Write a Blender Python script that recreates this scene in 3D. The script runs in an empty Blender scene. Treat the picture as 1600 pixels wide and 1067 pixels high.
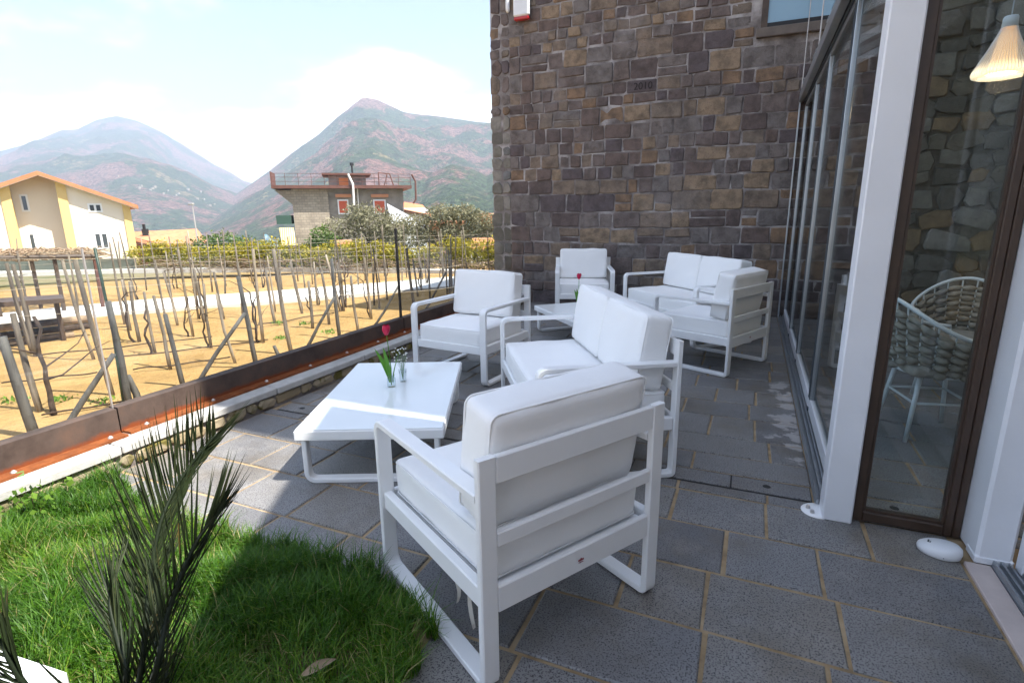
import bpy, math, random
import numpy as np
from mathutils import Vector, Matrix
R = math.radians
random.seed(7)
rng = np.random.default_rng(7)
scene = bpy.context.scene
COL = scene.collection

# ------------------------------------------------------------------ camera
CAM_F, CAM_P, CAM_R, CAM_Y, CAM_H = 852.6, 13.466, -0.71, 23.6, 1.4     # focal length in px of a 1600 px wide frame, pitch, roll, yaw, height
a_, p_, r_ = R(CAM_Y), R(CAM_P), R(CAM_R)
FW = np.array([-math.sin(a_)*math.cos(p_), math.cos(a_)*math.cos(p_), -math.sin(p_)])
_rt = np.array([math.cos(a_), math.sin(a_), 0.0]); _up = np.cross(_rt, FW)
RT = _rt*math.cos(r_) + _up*math.sin(r_)
UP = -_rt*math.sin(r_) + _up*math.cos(r_)
O = np.array([0, 0, CAM_H])
cd = bpy.data.cameras.new('camera'); cam = bpy.data.objects.new('camera', cd); COL.objects.link(cam)
cd.sensor_width = 36.0; cd.lens = CAM_F/1600*36.0; cd.clip_start = 0.05; cd.clip_end = 20000
mw = Matrix.Identity(4)
for i in range(3):
    mw[i][0], mw[i][1], mw[i][2], mw[i][3] = RT[i], UP[i], -FW[i], O[i]
cam.matrix_world = mw
scene.camera = cam
def ray(x, y): return FW*CAM_F + RT*(x-800) + UP*(533.5-y)
def gnd(x, y, z=0.0):                       # where the sight line through a photo pixel meets height z
    d = ray(x, y); return O + d*((z-CAM_H)/d[2])
def far(x, y, dist):                        # the same at a horizontal distance
    d = ray(x, y); return O + d*(dist/math.hypot(d[0], d[1]))

# ------------------------------------------------------------------ world, sun, exposure
SUN_EL = 58.0
SUN_AZ = math.atan2(0.03, 1.0)              # the sun stands over +X (to the right of the picture), behind the house
w = bpy.data.worlds.new('World'); scene.world = w; w.use_nodes = True
nt = w.node_tree; nt.nodes.clear()
def N(t, **k):
    n = nt.nodes.new(t)
    for a, b in k.items(): setattr(n, a, b)
    return n
out = N('ShaderNodeOutputWorld'); sky = N('ShaderNodeTexSky', sky_type='NISHITA'); sky.sun_disc = False
sky.sun_elevation = R(SUN_EL); sky.sun_rotation = math.pi/2 - SUN_AZ; sky.air_density = 1.0; sky.dust_density = 1.6; sky.ozone_density = 1.2
bg1 = N('ShaderNodeBackground'); bg1.inputs[1].default_value = 0.085
bg2 = N('ShaderNodeBackground'); bg2.inputs[0].default_value = (0.95, 0.97, 1, 1); bg2.inputs[1].default_value = 1.4
mixs = N('ShaderNodeMixShader')
tc = N('ShaderNodeTexCoord'); sep = N('ShaderNodeSeparateXYZ')
nt.links.new(tc.outputs['Generated'], sep.inputs[0])
def math_(op, a, b=None, clamp=False):
    n = N('ShaderNodeMath', operation=op); n.use_clamp = clamp
    for i, v in enumerate((a, b)):
        if v is None: continue
        if isinstance(v, (int, float)): n.inputs[i].default_value = v
        else: nt.links.new(v, n.inputs[i])
    return n.outputs[0]
zc = math_('MAXIMUM', sep.outputs[2], 0.0)
den = math_('ADD', zc, 0.22)
cx = math_('DIVIDE', sep.outputs[0], den); cy = math_('DIVIDE', sep.outputs[1], den)
cmb = N('ShaderNodeCombineXYZ'); nt.links.new(cx, cmb.inputs[0]); nt.links.new(cy, cmb.inputs[1]); cmb.inputs[2].default_value = 33.7
noi = N('ShaderNodeTexNoise'); noi.inputs['Scale'].default_value = 1.15; noi.inputs['Detail'].default_value = 7; noi.inputs['Roughness'].default_value = 0.52
nt.links.new(cmb.outputs[0], noi.inputs['Vector'])
low = math_('SUBTRACT', 0.385, math_('MULTIPLY', zc, 1.30))            # more cloud low down over the mountains
low = math_('MAXIMUM', low, 0.0)
cl = math_('ADD', noi.outputs[0], low)
ramp = N('ShaderNodeMapRange'); ramp.inputs[1].default_value = 0.55; ramp.inputs[2].default_value = 0.76; ramp.interpolation_type = 'SMOOTHSTEP'
nt.links.new(cl, ramp.inputs[0])
nt.links.new(sky.outputs[0], bg1.inputs[0])
nt.links.new(ramp.outputs[0], mixs.inputs[0]); nt.links.new(bg1.outputs[0], mixs.inputs[1]); nt.links.new(bg2.outputs[0], mixs.inputs[2])
nt.links.new(mixs.outputs[0], out.inputs[0])
sd = bpy.data.lights.new('sun', 'SUN'); sd.energy = 4.8; sd.angle = R(0.53); sd.color = (1.0, 0.95, 0.86)
sun = bpy.data.objects.new('sun', sd); COL.objects.link(sun)
sdir = Vector((math.cos(R(SUN_EL))*math.cos(SUN_AZ), math.cos(R(SUN_EL))*math.sin(SUN_AZ), math.sin(R(SUN_EL))))
sun.rotation_euler = sdir.to_track_quat('Z', 'Y').to_euler(); sun.location = (20, 0, 40)
vs = scene.view_settings; vs.view_transform = 'Standard'; vs.look = 'None'; vs.exposure = 1.74; vs.gamma = 1.0; vs.use_curve_mapping = False
scene.render.engine = 'CYCLES'
scene.cycles.max_bounces = 10; scene.cycles.transparent_max_bounces = 24; scene.cycles.volume_bounces = 0
scene.cycles.diffuse_bounces = 4; scene.cycles.glossy_bounces = 4; scene.cycles.caustics_reflective = False; scene.cycles.caustics_refractive = False

# ------------------------------------------------------------------ materials
MATS = {}
class Mat:
    def __init__(s, name, rough=0.6, metal=0.0, spec=0.5):
        s.m = bpy.data.materials.new(name); s.m.use_nodes = True; s.t = s.m.node_tree
        s.b = s.t.nodes['Principled BSDF']; s.b.inputs['Roughness'].default_value = rough; s.b.inputs['Metallic'].default_value = metal
        s.b.inputs['Specular IOR Level'].default_value = spec
        s.tc = s.t.nodes.new('ShaderNodeTexCoord'); s.geo = None; MATS[name] = s.m
        s.vec = s.tc.outputs['Object']
    def n(s, t, **k):
        x = s.t.nodes.new(t)
        for a, b in k.items(): setattr(x, a, b)
        return x
    def l(s, a, b): s.t.links.new(a, b)
    def world_pos(s):
        if not s.geo: s.geo = s.n('ShaderNodeNewGeometry')
        return s.geo.outputs['Position']
    def noise(s, scale, detail=4, rough=0.55, vec=None, dist=0.0, sx=None):
        x = s.n('ShaderNodeTexNoise'); x.inputs['Scale'].default_value = scale; x.inputs['Detail'].default_value = detail
        x.inputs['Roughness'].default_value = rough; x.inputs['Distortion'].default_value = dist
        v = vec or s.vec
        if sx:
            mp = s.n('ShaderNodeMapping'); mp.inputs['Scale'].default_value = sx; s.l(v, mp.inputs[0]); v = mp.outputs[0]
        s.l(v, x.inputs['Vector']); return x.outputs['Fac']
    def ramp(s, fac, stops, interp='LINEAR'):
        x = s.n('ShaderNodeValToRGB'); x.color_ramp.interpolation = interp
        e = x.color_ramp.elements
        while len(e) < len(stops): e.new(0.5)
        for el, (p, c) in zip(e, stops):
            el.position = p; el.color = (*c, 1) if len(c) == 3 else c
        s.l(fac, x.inputs[0]); return x.outputs[0]
    def rng(s, fac, a, b, c=0.0, d=1.0, smooth=True):
        x = s.n('ShaderNodeMapRange'); x.interpolation_type = 'SMOOTHSTEP' if smooth else 'LINEAR'
        for i, v in enumerate((a, b, c, d)): x.inputs[i+1].default_value = v
        s.l(fac, x.inputs[0]); return x.outputs[0]
    def math(s, op, a, b=None, clamp=False):
        x = s.n('ShaderNodeMath', operation=op); x.use_clamp = clamp
        for i, v in enumerate((a, b)):
            if v is None: continue
            if isinstance(v, (int, float)): x.inputs[i].default_value = v
            else: s.l(v, x.inputs[i])
        return x.outputs[0]
    def mix(s, fac, a, b, mode='MIX'):
        x = s.n('ShaderNodeMix', data_type='RGBA', blend_type=mode)
        for sock, v in ((x.inputs['Factor'], fac), (x.inputs['A'], a), (x.inputs['B'], b)):
            if isinstance(v, (int, float)): sock.default_value = v
            elif isinstance(v, tuple): sock.default_value = (*v, 1)
            else: s.l(v, sock)
        return x.outputs['Result']
    def rand(s):
        x = s.n('ShaderNodeObjectInfo'); y = s.n('ShaderNodeSeparateColor'); s.l(x.outputs['Color'], y.inputs[0]); at = s.n('ShaderNodeAttribute'); at.attribute_name = 'shade'; return s.math('ADD', y.outputs[0], at.outputs['Fac'])
    def color(s, c):
        if isinstance(c, tuple): s.b.inputs['Base Color'].default_value = (*c, 1)
        else: s.l(c, s.b.inputs['Base Color'])
        return s
    def bump(s, h, strength=0.3, dist=0.01):
        x = s.n('ShaderNodeBump'); x.inputs['Strength'].default_value = strength; x.inputs['Distance'].default_value = dist
        s.l(h, x.inputs['Height']); s.l(x.outputs[0], s.b.inputs['Normal']); return s
    def rough(s, f): s.l(f, s.b.inputs['Roughness']); return s
    def sepxyz(s, v):
        x = s.n('ShaderNodeSeparateXYZ'); s.l(v, x.inputs[0]); return x.outputs

def simple(name, col, rough=0.6, var=0.08, scale=6.0, bump=0.0, bscale=60, metal=0.0, spec=0.5, dark=None):
    m = Mat(name, rough, metal, spec)
    f = m.noise(scale, 5)
    lo = tuple(max(0, c*(1-var*2)) for c in col) if dark is None else dark
    m.color(m.ramp(f, [(0.3, lo), (0.7, col)]))
    if bump: m.bump(m.noise(bscale, 4), bump, 0.01)
    return m.m

# paving: dark volcanic stone, pitted, each slab its own shade
m = Mat('paver', 0.62); P_ = m.world_pos()
base = m.ramp(m.rand(), [(0.0, (0.150, 0.149, 0.154)), (0.3, (0.225, 0.220, 0.218)), (0.55, (0.18, 0.178, 0.182)), (0.8, (0.255, 0.245, 0.232)), (1.0, (0.20, 0.18, 0.155))])
mot = m.noise(5, 5, vec=P_); base = m.mix(m.rng(mot, 0.35, 0.7), base, m.mix(0.5, base, (0.26, 0.255, 0.25)))
stain = m.rng(m.noise(1.7, 7, 0.65, vec=P_), 0.47, 0.68); base = m.mix(m.math('MULTIPLY', stain, 0.62), base, (0.125, 0.098, 0.062))
base = m.mix(m.math('MULTIPLY', m.rng(m.noise(3.1, 6, 0.6, vec=P_), 0.58, 0.74), 0.5), base, (0.33, 0.31, 0.28))
pit = m.n('ShaderNodeTexVoronoi'); pit.inputs['Scale'].default_value = 95; m.l(P_, pit.inputs['Vector'])
pv = m.rng(pit.outputs['Distance'], 0.10, 0.28)
pk = m.rng(m.noise(170, 2, vec=P_), 0.36, 0.50)
pits = m.math('MULTIPLY', pv, pk)
base = m.mix(pits, (0.055, 0.052, 0.055), base)
xyz = m.sepxyz(P_)
eff = m.math('MULTIPLY', m.rng(xyz[0], 0.02, 0.36), m.math('MULTIPLY', m.rng(xyz[1], 2.95, 3.6), m.rng(xyz[1], 5.6, 4.4)))
eff = m.math('MULTIPLY', eff, m.rng(xyz[0], 0.62, 0.40))
effn = m.rng(m.math('ADD', m.noise(6, 5, 0.6, vec=P_), m.math('MULTIPLY', eff, 0.27)), 0.70, 0.76)
effn = m.math('MULTIPLY', effn, m.rng(eff, 0.0, 0.25))
base = m.mix(m.math('MULTIPLY', effn, 0.5), base, (0.58, 0.55, 0.54))
m.color(base); m.rough(m.rng(stain, 0, 1, 0.50, 0.36)); m.bump(m.math('ADD', m.math('MULTIPLY', pits, 0.6), m.noise(30, 4, vec=P_)), 0.35, 0.006)
m = Mat('grout', 0.9); P_ = m.world_pos(); m.color(m.ramp(m.noise(9, 6, vec=P_), [(0.25, (0.15, 0.105, 0.06)), (0.5, (0.33, 0.235, 0.13)), (0.75, (0.43, 0.33, 0.21))])); m.bump(m.noise(80, 3, vec=P_), 0.4, 0.004)
# brown tuff wall stones, each its own colour
m = Mat('wall_stone', 0.9, spec=0.25); P_ = m.world_pos()
c = m.ramp(m.rand(), [(0.0, (0.150, 0.115, 0.108)), (0.14, (0.198, 0.158, 0.145)), (0.27, (0.21, 0.185, 0.175)), (0.36, (0.178, 0.132, 0.116)), (0.48, (0.250, 0.192, 0.148)), (0.60, (0.325, 0.240, 0.165)), (0.69, (0.215, 0.182, 0.168)), (0.79, (0.27, 0.180, 0.118)), (0.87, (0.138, 0.112, 0.116)), (0.95, (0.235, 0.188, 0.15)), (1.0, (0.235, 0.188, 0.15))], 'CONSTANT')
c = m.mix(m.rng(m.noise(7, 6, 0.65, vec=P_), 0.35, 0.7), c, m.mix(0.62, c, (0.06, 0.05, 0.043)))
c = m.mix(m.math('MULTIPLY', m.rng(m.noise(1.1, 5, 0.6, vec=P_), 0.56, 0.74), 0.34), c, (0.34, 0.30, 0.285))
c = m.mix(m.rng(m.noise(120, 2, vec=P_), 0.28, 0.38), (0.06, 0.05, 0.05), c)
m.color(c); m.bump(m.math('ADD', m.noise(14, 7, 0.7, vec=P_), m.math('MULTIPLY', m.noise(90, 4, vec=P_), 0.5)), 1.0, 0.022)
m = Mat('mortar', 0.95, spec=0.2); P_ = m.world_pos()
m.color(m.ramp(m.noise(4, 6, 0.6, vec=P_), [(0.34, (0.125, 0.105, 0.098)), (0.52, (0.24, 0.215, 0.205)), (0.70, (0.46, 0.43, 0.42))])); m.bump(m.noise(35, 5, vec=P_), 0.8, 0.012)
m = Mat('rubble_stone', 0.9, spec=0.25); P_ = m.world_pos()
c = m.ramp(m.rand(), [(0.0, (0.15, 0.138, 0.12)), (0.25, (0.215, 0.20, 0.17)), (0.45, (0.12, 0.112, 0.095)), (0.6, (0.27, 0.25, 0.22)), (0.72, (0.18, 0.16, 0.125)), (0.92, (0.26, 0.185, 0.11)), (1.0, (0.2, 0.2, 0.2))], 'CONSTANT')
c = m.mix(m.rng(m.noise(5, 6, 0.65, vec=P_), 0.35, 0.7), m.mix(0.5, c, (0.07, 0.065, 0.05)), c)
m.color(c); m.bump(m.noise(16, 7, 0.7, vec=P_), 0.9, 0.02)
m = Mat('rubble_mortar', 0.95, spec=0.2); P_ = m.world_pos()
m.color(m.ramp(m.noise(6, 6, 0.65, vec=P_), [(0.3, (0.075, 0.068, 0.055)), (0.7, (0.20, 0.185, 0.16))])); m.bump(m.noise(25, 6, 0.7, vec=P_), 1.0, 0.02)
simple('carving_shade', (0.035, 0.026, 0.026), 0.95)  # dark colour stands in for shade inside the cut digits
# furniture
m = Mat('cushion', 0.85, spec=0.3); f = m.noise(2.5, 3)
m.color(m.ramp(f, [(0.3, (0.84, 0.835, 0.825)), (0.7, (0.875, 0.87, 0.86))]))
wv = m.n('ShaderNodeTexWave'); wv.inputs['Scale'].default_value = 160; wv.inputs['Distortion'].default_value = 0.6; m.l(m.vec, wv.inputs[0])
m.bump(m.math('ADD', m.math('MULTIPLY', m.noise(9, 4, 0.6), 1.5), m.math('MULTIPLY', wv.outputs['Fac'], 0.08)), 0.22, 0.012)
m.b.inputs['Sheen Weight'].default_value = 0.15
m = Mat('white_metal', 0.42, spec=0.4); m.color(m.ramp(m.noise(4, 4), [(0.3, (0.80, 0.80, 0.80)), (0.7, (0.84, 0.84, 0.835))])); m.bump(m.noise(420, 2), 0.06, 0.002)
m = Mat('table_glass', 0.07, spec=0.6); m.color((0.80, 0.83, 0.83)); m.rough(m.rng(m.noise(3, 4), 0.3, 0.7, 0.05, 0.11))
simple('rubber', (0.02, 0.02, 0.02), 0.7)
simple('ribbon', (0.72, 0.68, 0.6), 0.9)
simple('emblem', (0.34, 0.05, 0.06), 0.5)
simple('column_paint', (0.76, 0.77, 0.80), 0.45, 0.035, 3.0, 0.12, 40)
simple('pvc', (0.72, 0.74, 0.78), 0.35, 0.04, 4.0)
simple('aluminium', (0.42, 0.45, 0.48), 0.32, 0.08, 8, 0.0, metal=0.75)
simple('steel_dark', (0.10, 0.12, 0.14), 0.4, 0.1, metal=0.5)
simple('brown_frame', (0.060, 0.036, 0.024), 0.38, 0.15, 12)
simple('dark_wood', (0.085, 0.055, 0.038), 0.6, 0.2, 9)
simple('sill_wood', (0.16, 0.13, 0.11), 0.7, 0.15, 9, 0.2)
simple('pink_marble', (0.62, 0.52, 0.48), 0.5, 0.08, 10)
simple('black', (0.01, 0.01, 0.011), 0.6)
simple('white_plastic', (0.76, 0.77, 0.79), 0.4, 0.03)
simple('red_plastic', (0.42, 0.012, 0.02), 0.3, 0.05)
def glass(name, tint, ior=1.5, rough=0.0, gain=1.0):
    m = bpy.data.materials.new(name); m.use_nodes = True; t = m.node_tree; t.nodes.clear()
    o = t.nodes.new('ShaderNodeOutputMaterial'); mx = t.nodes.new('ShaderNodeMixShader'); tr = t.nodes.new('ShaderNodeBsdfTransparent'); gl = t.nodes.new('ShaderNodeBsdfGlossy'); fr = t.nodes.new('ShaderNodeLayerWeight')
    tr.inputs[0].default_value = (*tint, 1); gl.inputs['Roughness'].default_value = rough; fr.inputs[0].default_value = 0.5
    pw = t.nodes.new('ShaderNodeMath'); pw.operation = 'POWER'; pw.inputs[1].default_value = 5.0; t.links.new(fr.outputs['Facing'], pw.inputs[0])
    mm = t.nodes.new('ShaderNodeMath'); mm.operation = 'MULTIPLY_ADD'; mm.inputs[1].default_value = 0.96*gain; mm.inputs[2].default_value = 0.04*gain; mm.use_clamp = True
    t.links.new(pw.outputs[0], mm.inputs[0]); t.links.new(mm.outputs[0], mx.inputs[0]); t.links.new(tr.outputs[0], mx.inputs[1]); t.links.new(gl.outputs[0], mx.inputs[2]); t.links.new(mx.outputs[0], o.inputs[0]); MATS[name] = m
glass('pane', (0.90, 0.94, 0.94))
glass('fence_glass', (0.965, 0.98, 0.975))
glass('vase_glass', (0.93, 0.96, 0.97), 1.45)
m = Mat('window_glass', 0.05, spec=0.8); m.color((0.05, 0.06, 0.07))
m = Mat('blue_window', 0.08, spec=0.8); m.color((0.22, 0.36, 0.46))
# fence
m = Mat('corten', 0.75, spec=0.3); P_ = m.world_pos(); z = m.sepxyz(P_)[2]
n1 = m.noise(5, 6, 0.65, vec=P_); c = m.ramp(n1, [(0.3, (0.05, 0.034, 0.028)), (0.52, (0.085, 0.060, 0.050)), (0.75, (0.125, 0.075, 0.054))])
edge = m.rng(m.math('ADD', z, m.math('MULTIPLY', m.noise(9, 4, 0.6, vec=P_), -0.07)), 0.155, 0.125)
c = m.mix(edge, c, (0.20, 0.05, 0.014)); m.color(c); m.bump(m.noise(60, 5, vec=P_), 0.3, 0.003)
m = Mat('rust_flange', 0.85, spec=0.2); P_ = m.world_pos(); m.color(m.ramp(m.noise(14, 5, 0.6, vec=P_), [(0.3, (0.14, 0.045, 0.018)), (0.7, (0.27, 0.085, 0.026))]))
simple('zinc', (0.55, 0.52, 0.50), 0.4, 0.1, 20, metal=0.5)
m = Mat('kerb_stone', 0.85, spec=0.3); P_ = m.world_pos(); m.color(m.ramp(m.noise(7, 6, 0.6, vec=P_), [(0.3, (0.38, 0.375, 0.36)), (0.7, (0.55, 0.54, 0.52))])); m.bump(m.noise(60, 5, vec=P_), 0.4, 0.005)
m = Mat('kerb_rubble', 0.9, spec=0.25); P_ = m.world_pos(); c = m.ramp(m.rand(), [(0, (0.30, 0.24, 0.15)), (0.5, (0.36, 0.30, 0.21)), (1, (0.20, 0.17, 0.11))]); c = m.mix(m.rng(m.noise(8, 5, vec=P_), 0.5, 0.62), c, (0.13, 0.11, 0.03)); m.color(c); m.bump(m.noise(30, 6, vec=P_), 0.8, 0.01)
# vegetation and soil
m = Mat('soil', 0.95, spec=0.1); P_ = m.world_pos(); m.color(m.ramp(m.noise(14, 6, vec=P_), [(0.3, (0.045, 0.035, 0.02)), (0.7, (0.11, 0.085, 0.05))])); m.bump(m.noise(60, 5, vec=P_), 0.8, 0.02)
def leafmat(name, stops, rough=0.5, transl=0.35, scale=3.0, patch=None):
    m = Mat(name, rough, spec=0.35); 
    at = m.n('ShaderNodeAttribute'); at.attribute_name = 'tint'; c = m.ramp(at.outputs['Fac'], stops)
    if patch:
        c = m.mix(m.rng(m.noise(patch[0], 4, vec=m.world_pos()), patch[1], patch[2]), c, patch[3])
    m.color(c)
    t = m.t; o = t.nodes['Material Output']; tl = t.nodes.new('ShaderNodeBsdfTranslucent'); mx = t.nodes.new('ShaderNodeMixShader'); mx.inputs[0].default_value = transl
    m.l(c, tl.inputs[0]); m.l(m.b.outputs[0], mx.inputs[1]); m.l(tl.outputs[0], mx.inputs[2]); m.l(mx.outputs[0], o.inputs[0])
    return m.m
leafmat('grass_blade', [(0.0, (0.030, 0.095, 0.006)), (0.5, (0.066, 0.175, 0.010)), (0.85, (0.18, 0.29, 0.022)), (0.93, (0.26, 0.24, 0.08)), (1.0, (0.36, 0.30, 0.13))], 0.45, 0.4, patch=(3.2, 0.66, 0.75, (0.16, 0.13, 0.05)))
leafmat('palm_leaf', [(0.0, (0.009, 0.017, 0.006)), (0.6, (0.022, 0.036, 0.011)), (0.92, (0.05, 0.058, 0.02)), (1.0, (0.11, 0.07, 0.02))], 0.6, 0.10)
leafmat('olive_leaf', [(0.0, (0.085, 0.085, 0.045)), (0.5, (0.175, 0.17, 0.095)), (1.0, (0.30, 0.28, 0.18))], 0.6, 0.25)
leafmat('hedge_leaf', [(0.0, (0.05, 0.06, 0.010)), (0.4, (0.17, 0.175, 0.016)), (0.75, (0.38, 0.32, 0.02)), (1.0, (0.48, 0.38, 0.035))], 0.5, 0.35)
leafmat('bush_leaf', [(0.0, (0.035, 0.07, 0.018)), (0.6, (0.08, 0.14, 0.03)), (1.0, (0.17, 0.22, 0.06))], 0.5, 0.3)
leafmat('ivy_leaf', [(0.0, (0.07, 0.17, 0.02)), (1.0, (0.20, 0.34, 0.05))], 0.4, 0.4)
leafmat('tulip_leaf', [(0.0, (0.10, 0.28, 0.03)), (1.0, (0.22, 0.46, 0.07))], 0.35, 0.35)
simple('tulip_petal', (0.66, 0.008, 0.075), 0.4, 0.15, 30)
simple('white_bloom', (0.82, 0.82, 0.78), 0.7)
m = Mat('stake_wood', 0.85, spec=0.25); c = m.ramp(m.rand(), [(0.0, (0.22, 0.185, 0.145)), (0.5, (0.34, 0.29, 0.23)), (1.0, (0.43, 0.36, 0.275))])
g_ = m.noise(9, 6, 0.7, sx=(1, 1, 0.08)); c = m.mix(m.rng(g_, 0.4, 0.68), m.mix(0.75, c, (0.04, 0.033, 0.028)), c); m.color(c); m.bump(m.noise(40, 5, sx=(1, 1, 0.07)), 0.6, 0.006)
m = Mat('old_post', 0.85, spec=0.25); g_ = m.noise(14, 6, 0.7, sx=(1, 1, 0.07)); m.color(m.ramp(g_, [(0.3, (0.035, 0.034, 0.034)), (0.55, (0.10, 0.096, 0.09)), (0.8, (0.17, 0.155, 0.135))])); m.bump(g_, 0.6, 0.008)
simple('vine_bark', (0.085, 0.055, 0.038), 0.95, 0.35, 25, 0.8, 60)
simple('wire', (0.42, 0.37, 0.29), 0.6)
simple('twig', (0.36, 0.26, 0.17), 0.95, 0.3, 12)
simple('green_post', (0.022, 0.05, 0.035), 0.5)
simple('path_concrete', (0.60, 0.585, 0.55), 0.85, 0.06, 4, 0.2)
m = Mat('ground_mat', 0.95, spec=0.15); P_ = m.world_pos()
ln = m.n('ShaderNodeVectorMath', operation='LENGTH'); m.l(P_, ln.inputs[0]); dist = ln.outputs['Value']
sand = m.ramp(m.noise(1.3, 7, 0.62, vec=P_), [(0.3, (0.27, 0.165, 0.062)), (0.55, (0.385, 0.245, 0.098)), (0.8, (0.46, 0.315, 0.15))])
cl_ = m.rng(m.noise(16, 5, 0.7, vec=P_), 0.58, 0.75); sand = m.mix(m.math('MULTIPLY', cl_, 0.5), sand, (0.25, 0.17, 0.08))
green = m.ramp(m.noise(0.12, 7, vec=P_), [(0.35, (0.10, 0.11, 0.04)), (0.6, (0.22, 0.18, 0.10)), (0.8, (0.09, 0.11, 0.035))])
m.color(m.mix(m.rng(dist, 17, 24), sand, green)); m.bump(m.math('ADD', m.noise(14, 6, 0.65, vec=P_), m.math('MULTIPLY', m.noise(3, 3, vec=P_), 1.5)), 0.9, 0.05)
m = Mat('mountain_mat', 0.98, spec=0.05); P_ = m.world_pos()
a1 = m.noise(0.0055, 9, 0.66, vec=P_); a2 = m.noise(0.045, 6, 0.75, vec=P_)
c = m.ramp(m.math('ADD', m.math('MULTIPLY', a1, 0.72), m.math('MULTIPLY', a2, 0.28)), [(0.40, (0.36, 0.20, 0.16)), (0.48, (0.28, 0.155, 0.125)), (0.505, (0.085, 0.12, 0.05)), (0.575, (0.06, 0.10, 0.04)), (0.61, (0.32, 0.26, 0.13)), (0.70, (0.35, 0.22, 0.16))])
c = m.mix(m.rng(m.noise(0.13, 5, 0.75, vec=P_), 0.40, 0.60), m.mix(0.75, c, (0.015, 0.02, 0.012)), c)
m.color(c); m.bump(m.math('ADD', a2, m.noise(0.16, 4, 0.7, vec=P_)), 1.0, 14.0)
# buildings
simple('cream_wall', (0.74, 0.655, 0.54), 0.9, 0.02, 0.8)
simple('yellow_wall', (0.66, 0.47, 0.19), 0.9, 0.02, 0.8)
simple('roof_edge', (0.52, 0.20, 0.09), 0.8, 0.1, 2)
simple('roof_tile', (0.52, 0.23, 0.115), 0.85, 0.15, 3, 0.5, 8)
simple('white_frame', (0.78, 0.78, 0.78), 0.5, 0.02)
simple('grey_render', (0.30, 0.265, 0.225), 0.92, 0.22, 0.9, 0.6, 6)
m = Mat('block_render', 0.92, spec=0.2); mp = m.n('ShaderNodeMapping'); mp.inputs['Rotation'].default_value = (R(90), 0, 0); m.l(m.vec, mp.inputs[0])
br = m.n('ShaderNodeTexBrick'); br.inputs['Scale'].default_value = 1.0; br.inputs['Brick Width'].default_value = 0.5; br.inputs['Row Height'].default_value = 0.25; br.inputs['Mortar Size'].default_value = 0.02
br.inputs['Color1'].default_value = (0.40, 0.345, 0.27, 1); br.inputs['Color2'].default_value = (0.31, 0.265, 0.21, 1); br.inputs['Mortar'].default_value = (0.23, 0.20, 0.165, 1); m.l(mp.outputs[0], br.inputs['Vector'])
m.color(m.mix(m.rng(m.noise(0.9, 6, 0.65), 0.4, 0.7), br.outputs['Color'], m.mix(0.5, br.outputs['Color'], (0.16, 0.135, 0.11)))); m.bump(m.noise(5, 5), 0.4, 0.03)
simple('rust_paint', (0.15, 0.06, 0.042), 0.7, 0.2, 2)
simple('orange_door', (0.60, 0.20, 0.055), 0.7, 0.05)
simple('red_shutter', (0.56, 0.10, 0.045), 0.7, 0.05)
simple('dark_red_wall', (0.20, 0.05, 0.045), 0.85, 0.1, 1)
simple('orange_wall', (0.58, 0.26, 0.14), 0.9, 0.06, 1)
simple('white_wall', (0.74, 0.72, 0.69), 0.9, 0.04, 1)
simple('dark_green', (0.03, 0.075, 0.055), 0.8)
simple('tarp', (0.62, 0.64, 0.68), 0.7, 0.06, 2)
m = Mat('awning', 0.85); xx = m.n('ShaderNodeTexWave'); xx.inputs['Scale'].default_value = 1.6; xx.bands_direction = 'X'; m.l(m.vec, xx.inputs[0]); m.color(m.ramp(xx.outputs['Fac'], [(0.4, (0.72, 0.62, 0.42)), (0.6, (0.66, 0.44, 0.10))]))
m = Mat('flag_cloth', 0.85); m.color(m.ramp(m.noise(5, 2), [(0.42, (0.24, 0.50, 0.72)), (0.58, (0.62, 0.74, 0.80))]))
m = Mat('rope', 0.9, spec=0.2); m.color(m.ramp(m.noise(30, 4), [(0.3, (0.22, 0.20, 0.17)), (0.7, (0.34, 0.315, 0.27))])); m.bump(m.noise(200, 2), 0.4, 0.003)
simple('chair_enamel', (0.66, 0.70, 0.72), 0.4, 0.03)
simple('house_render', (0.50, 0.45, 0.38), 0.92, 0.08, 1.2, 0.3, 8)
m = Mat('lamp_shade', 0.6); m.color((0.62, 0.68, 0.74)); m.b.inputs['Transmission Weight'].default_value = 0.0
m = Mat('shade_cloth', 0.8, spec=0.2); m.color((0.66, 0.71, 0.77)); tr_ = m.n('ShaderNodeBsdfTransparent'); tl_ = m.n('ShaderNodeBsdfTranslucent'); tl_.inputs[0].default_value = (0.7, 0.72, 0.75, 1)
mx1 = m.n('ShaderNodeMixShader'); mx1.inputs[0].default_value = 0.4; mx2 = m.n('ShaderNodeMixShader'); mx2.inputs[0].default_value = 0.42
m.l(m.b.outputs[0], mx1.inputs[1]); m.l(tl_.outputs[0], mx1.inputs[2]); m.l(mx1.outputs[0], mx2.inputs[1]); m.l(tr_.outputs[0], mx2.inputs[2]); m.l(mx2.outputs[0], m.t.nodes['Material Output'].inputs[0])
m = Mat('lamp_glow', 0.6); m.color((0.9, 0.75, 0.5)); m.b.inputs['Emission Color'].default_value = (1.0, 0.48, 0.13, 1); m.b.inputs['Emission Strength'].default_value = 0.42
m = Mat('bulb', 0.6); m.color((0.9, 0.8, 0.5)); m.b.inputs['Emission Color'].default_value = (1.0, 0.62, 0.16, 1); m.b.inputs['Emission Strength'].default_value = 0.6
M = MATS

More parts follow.
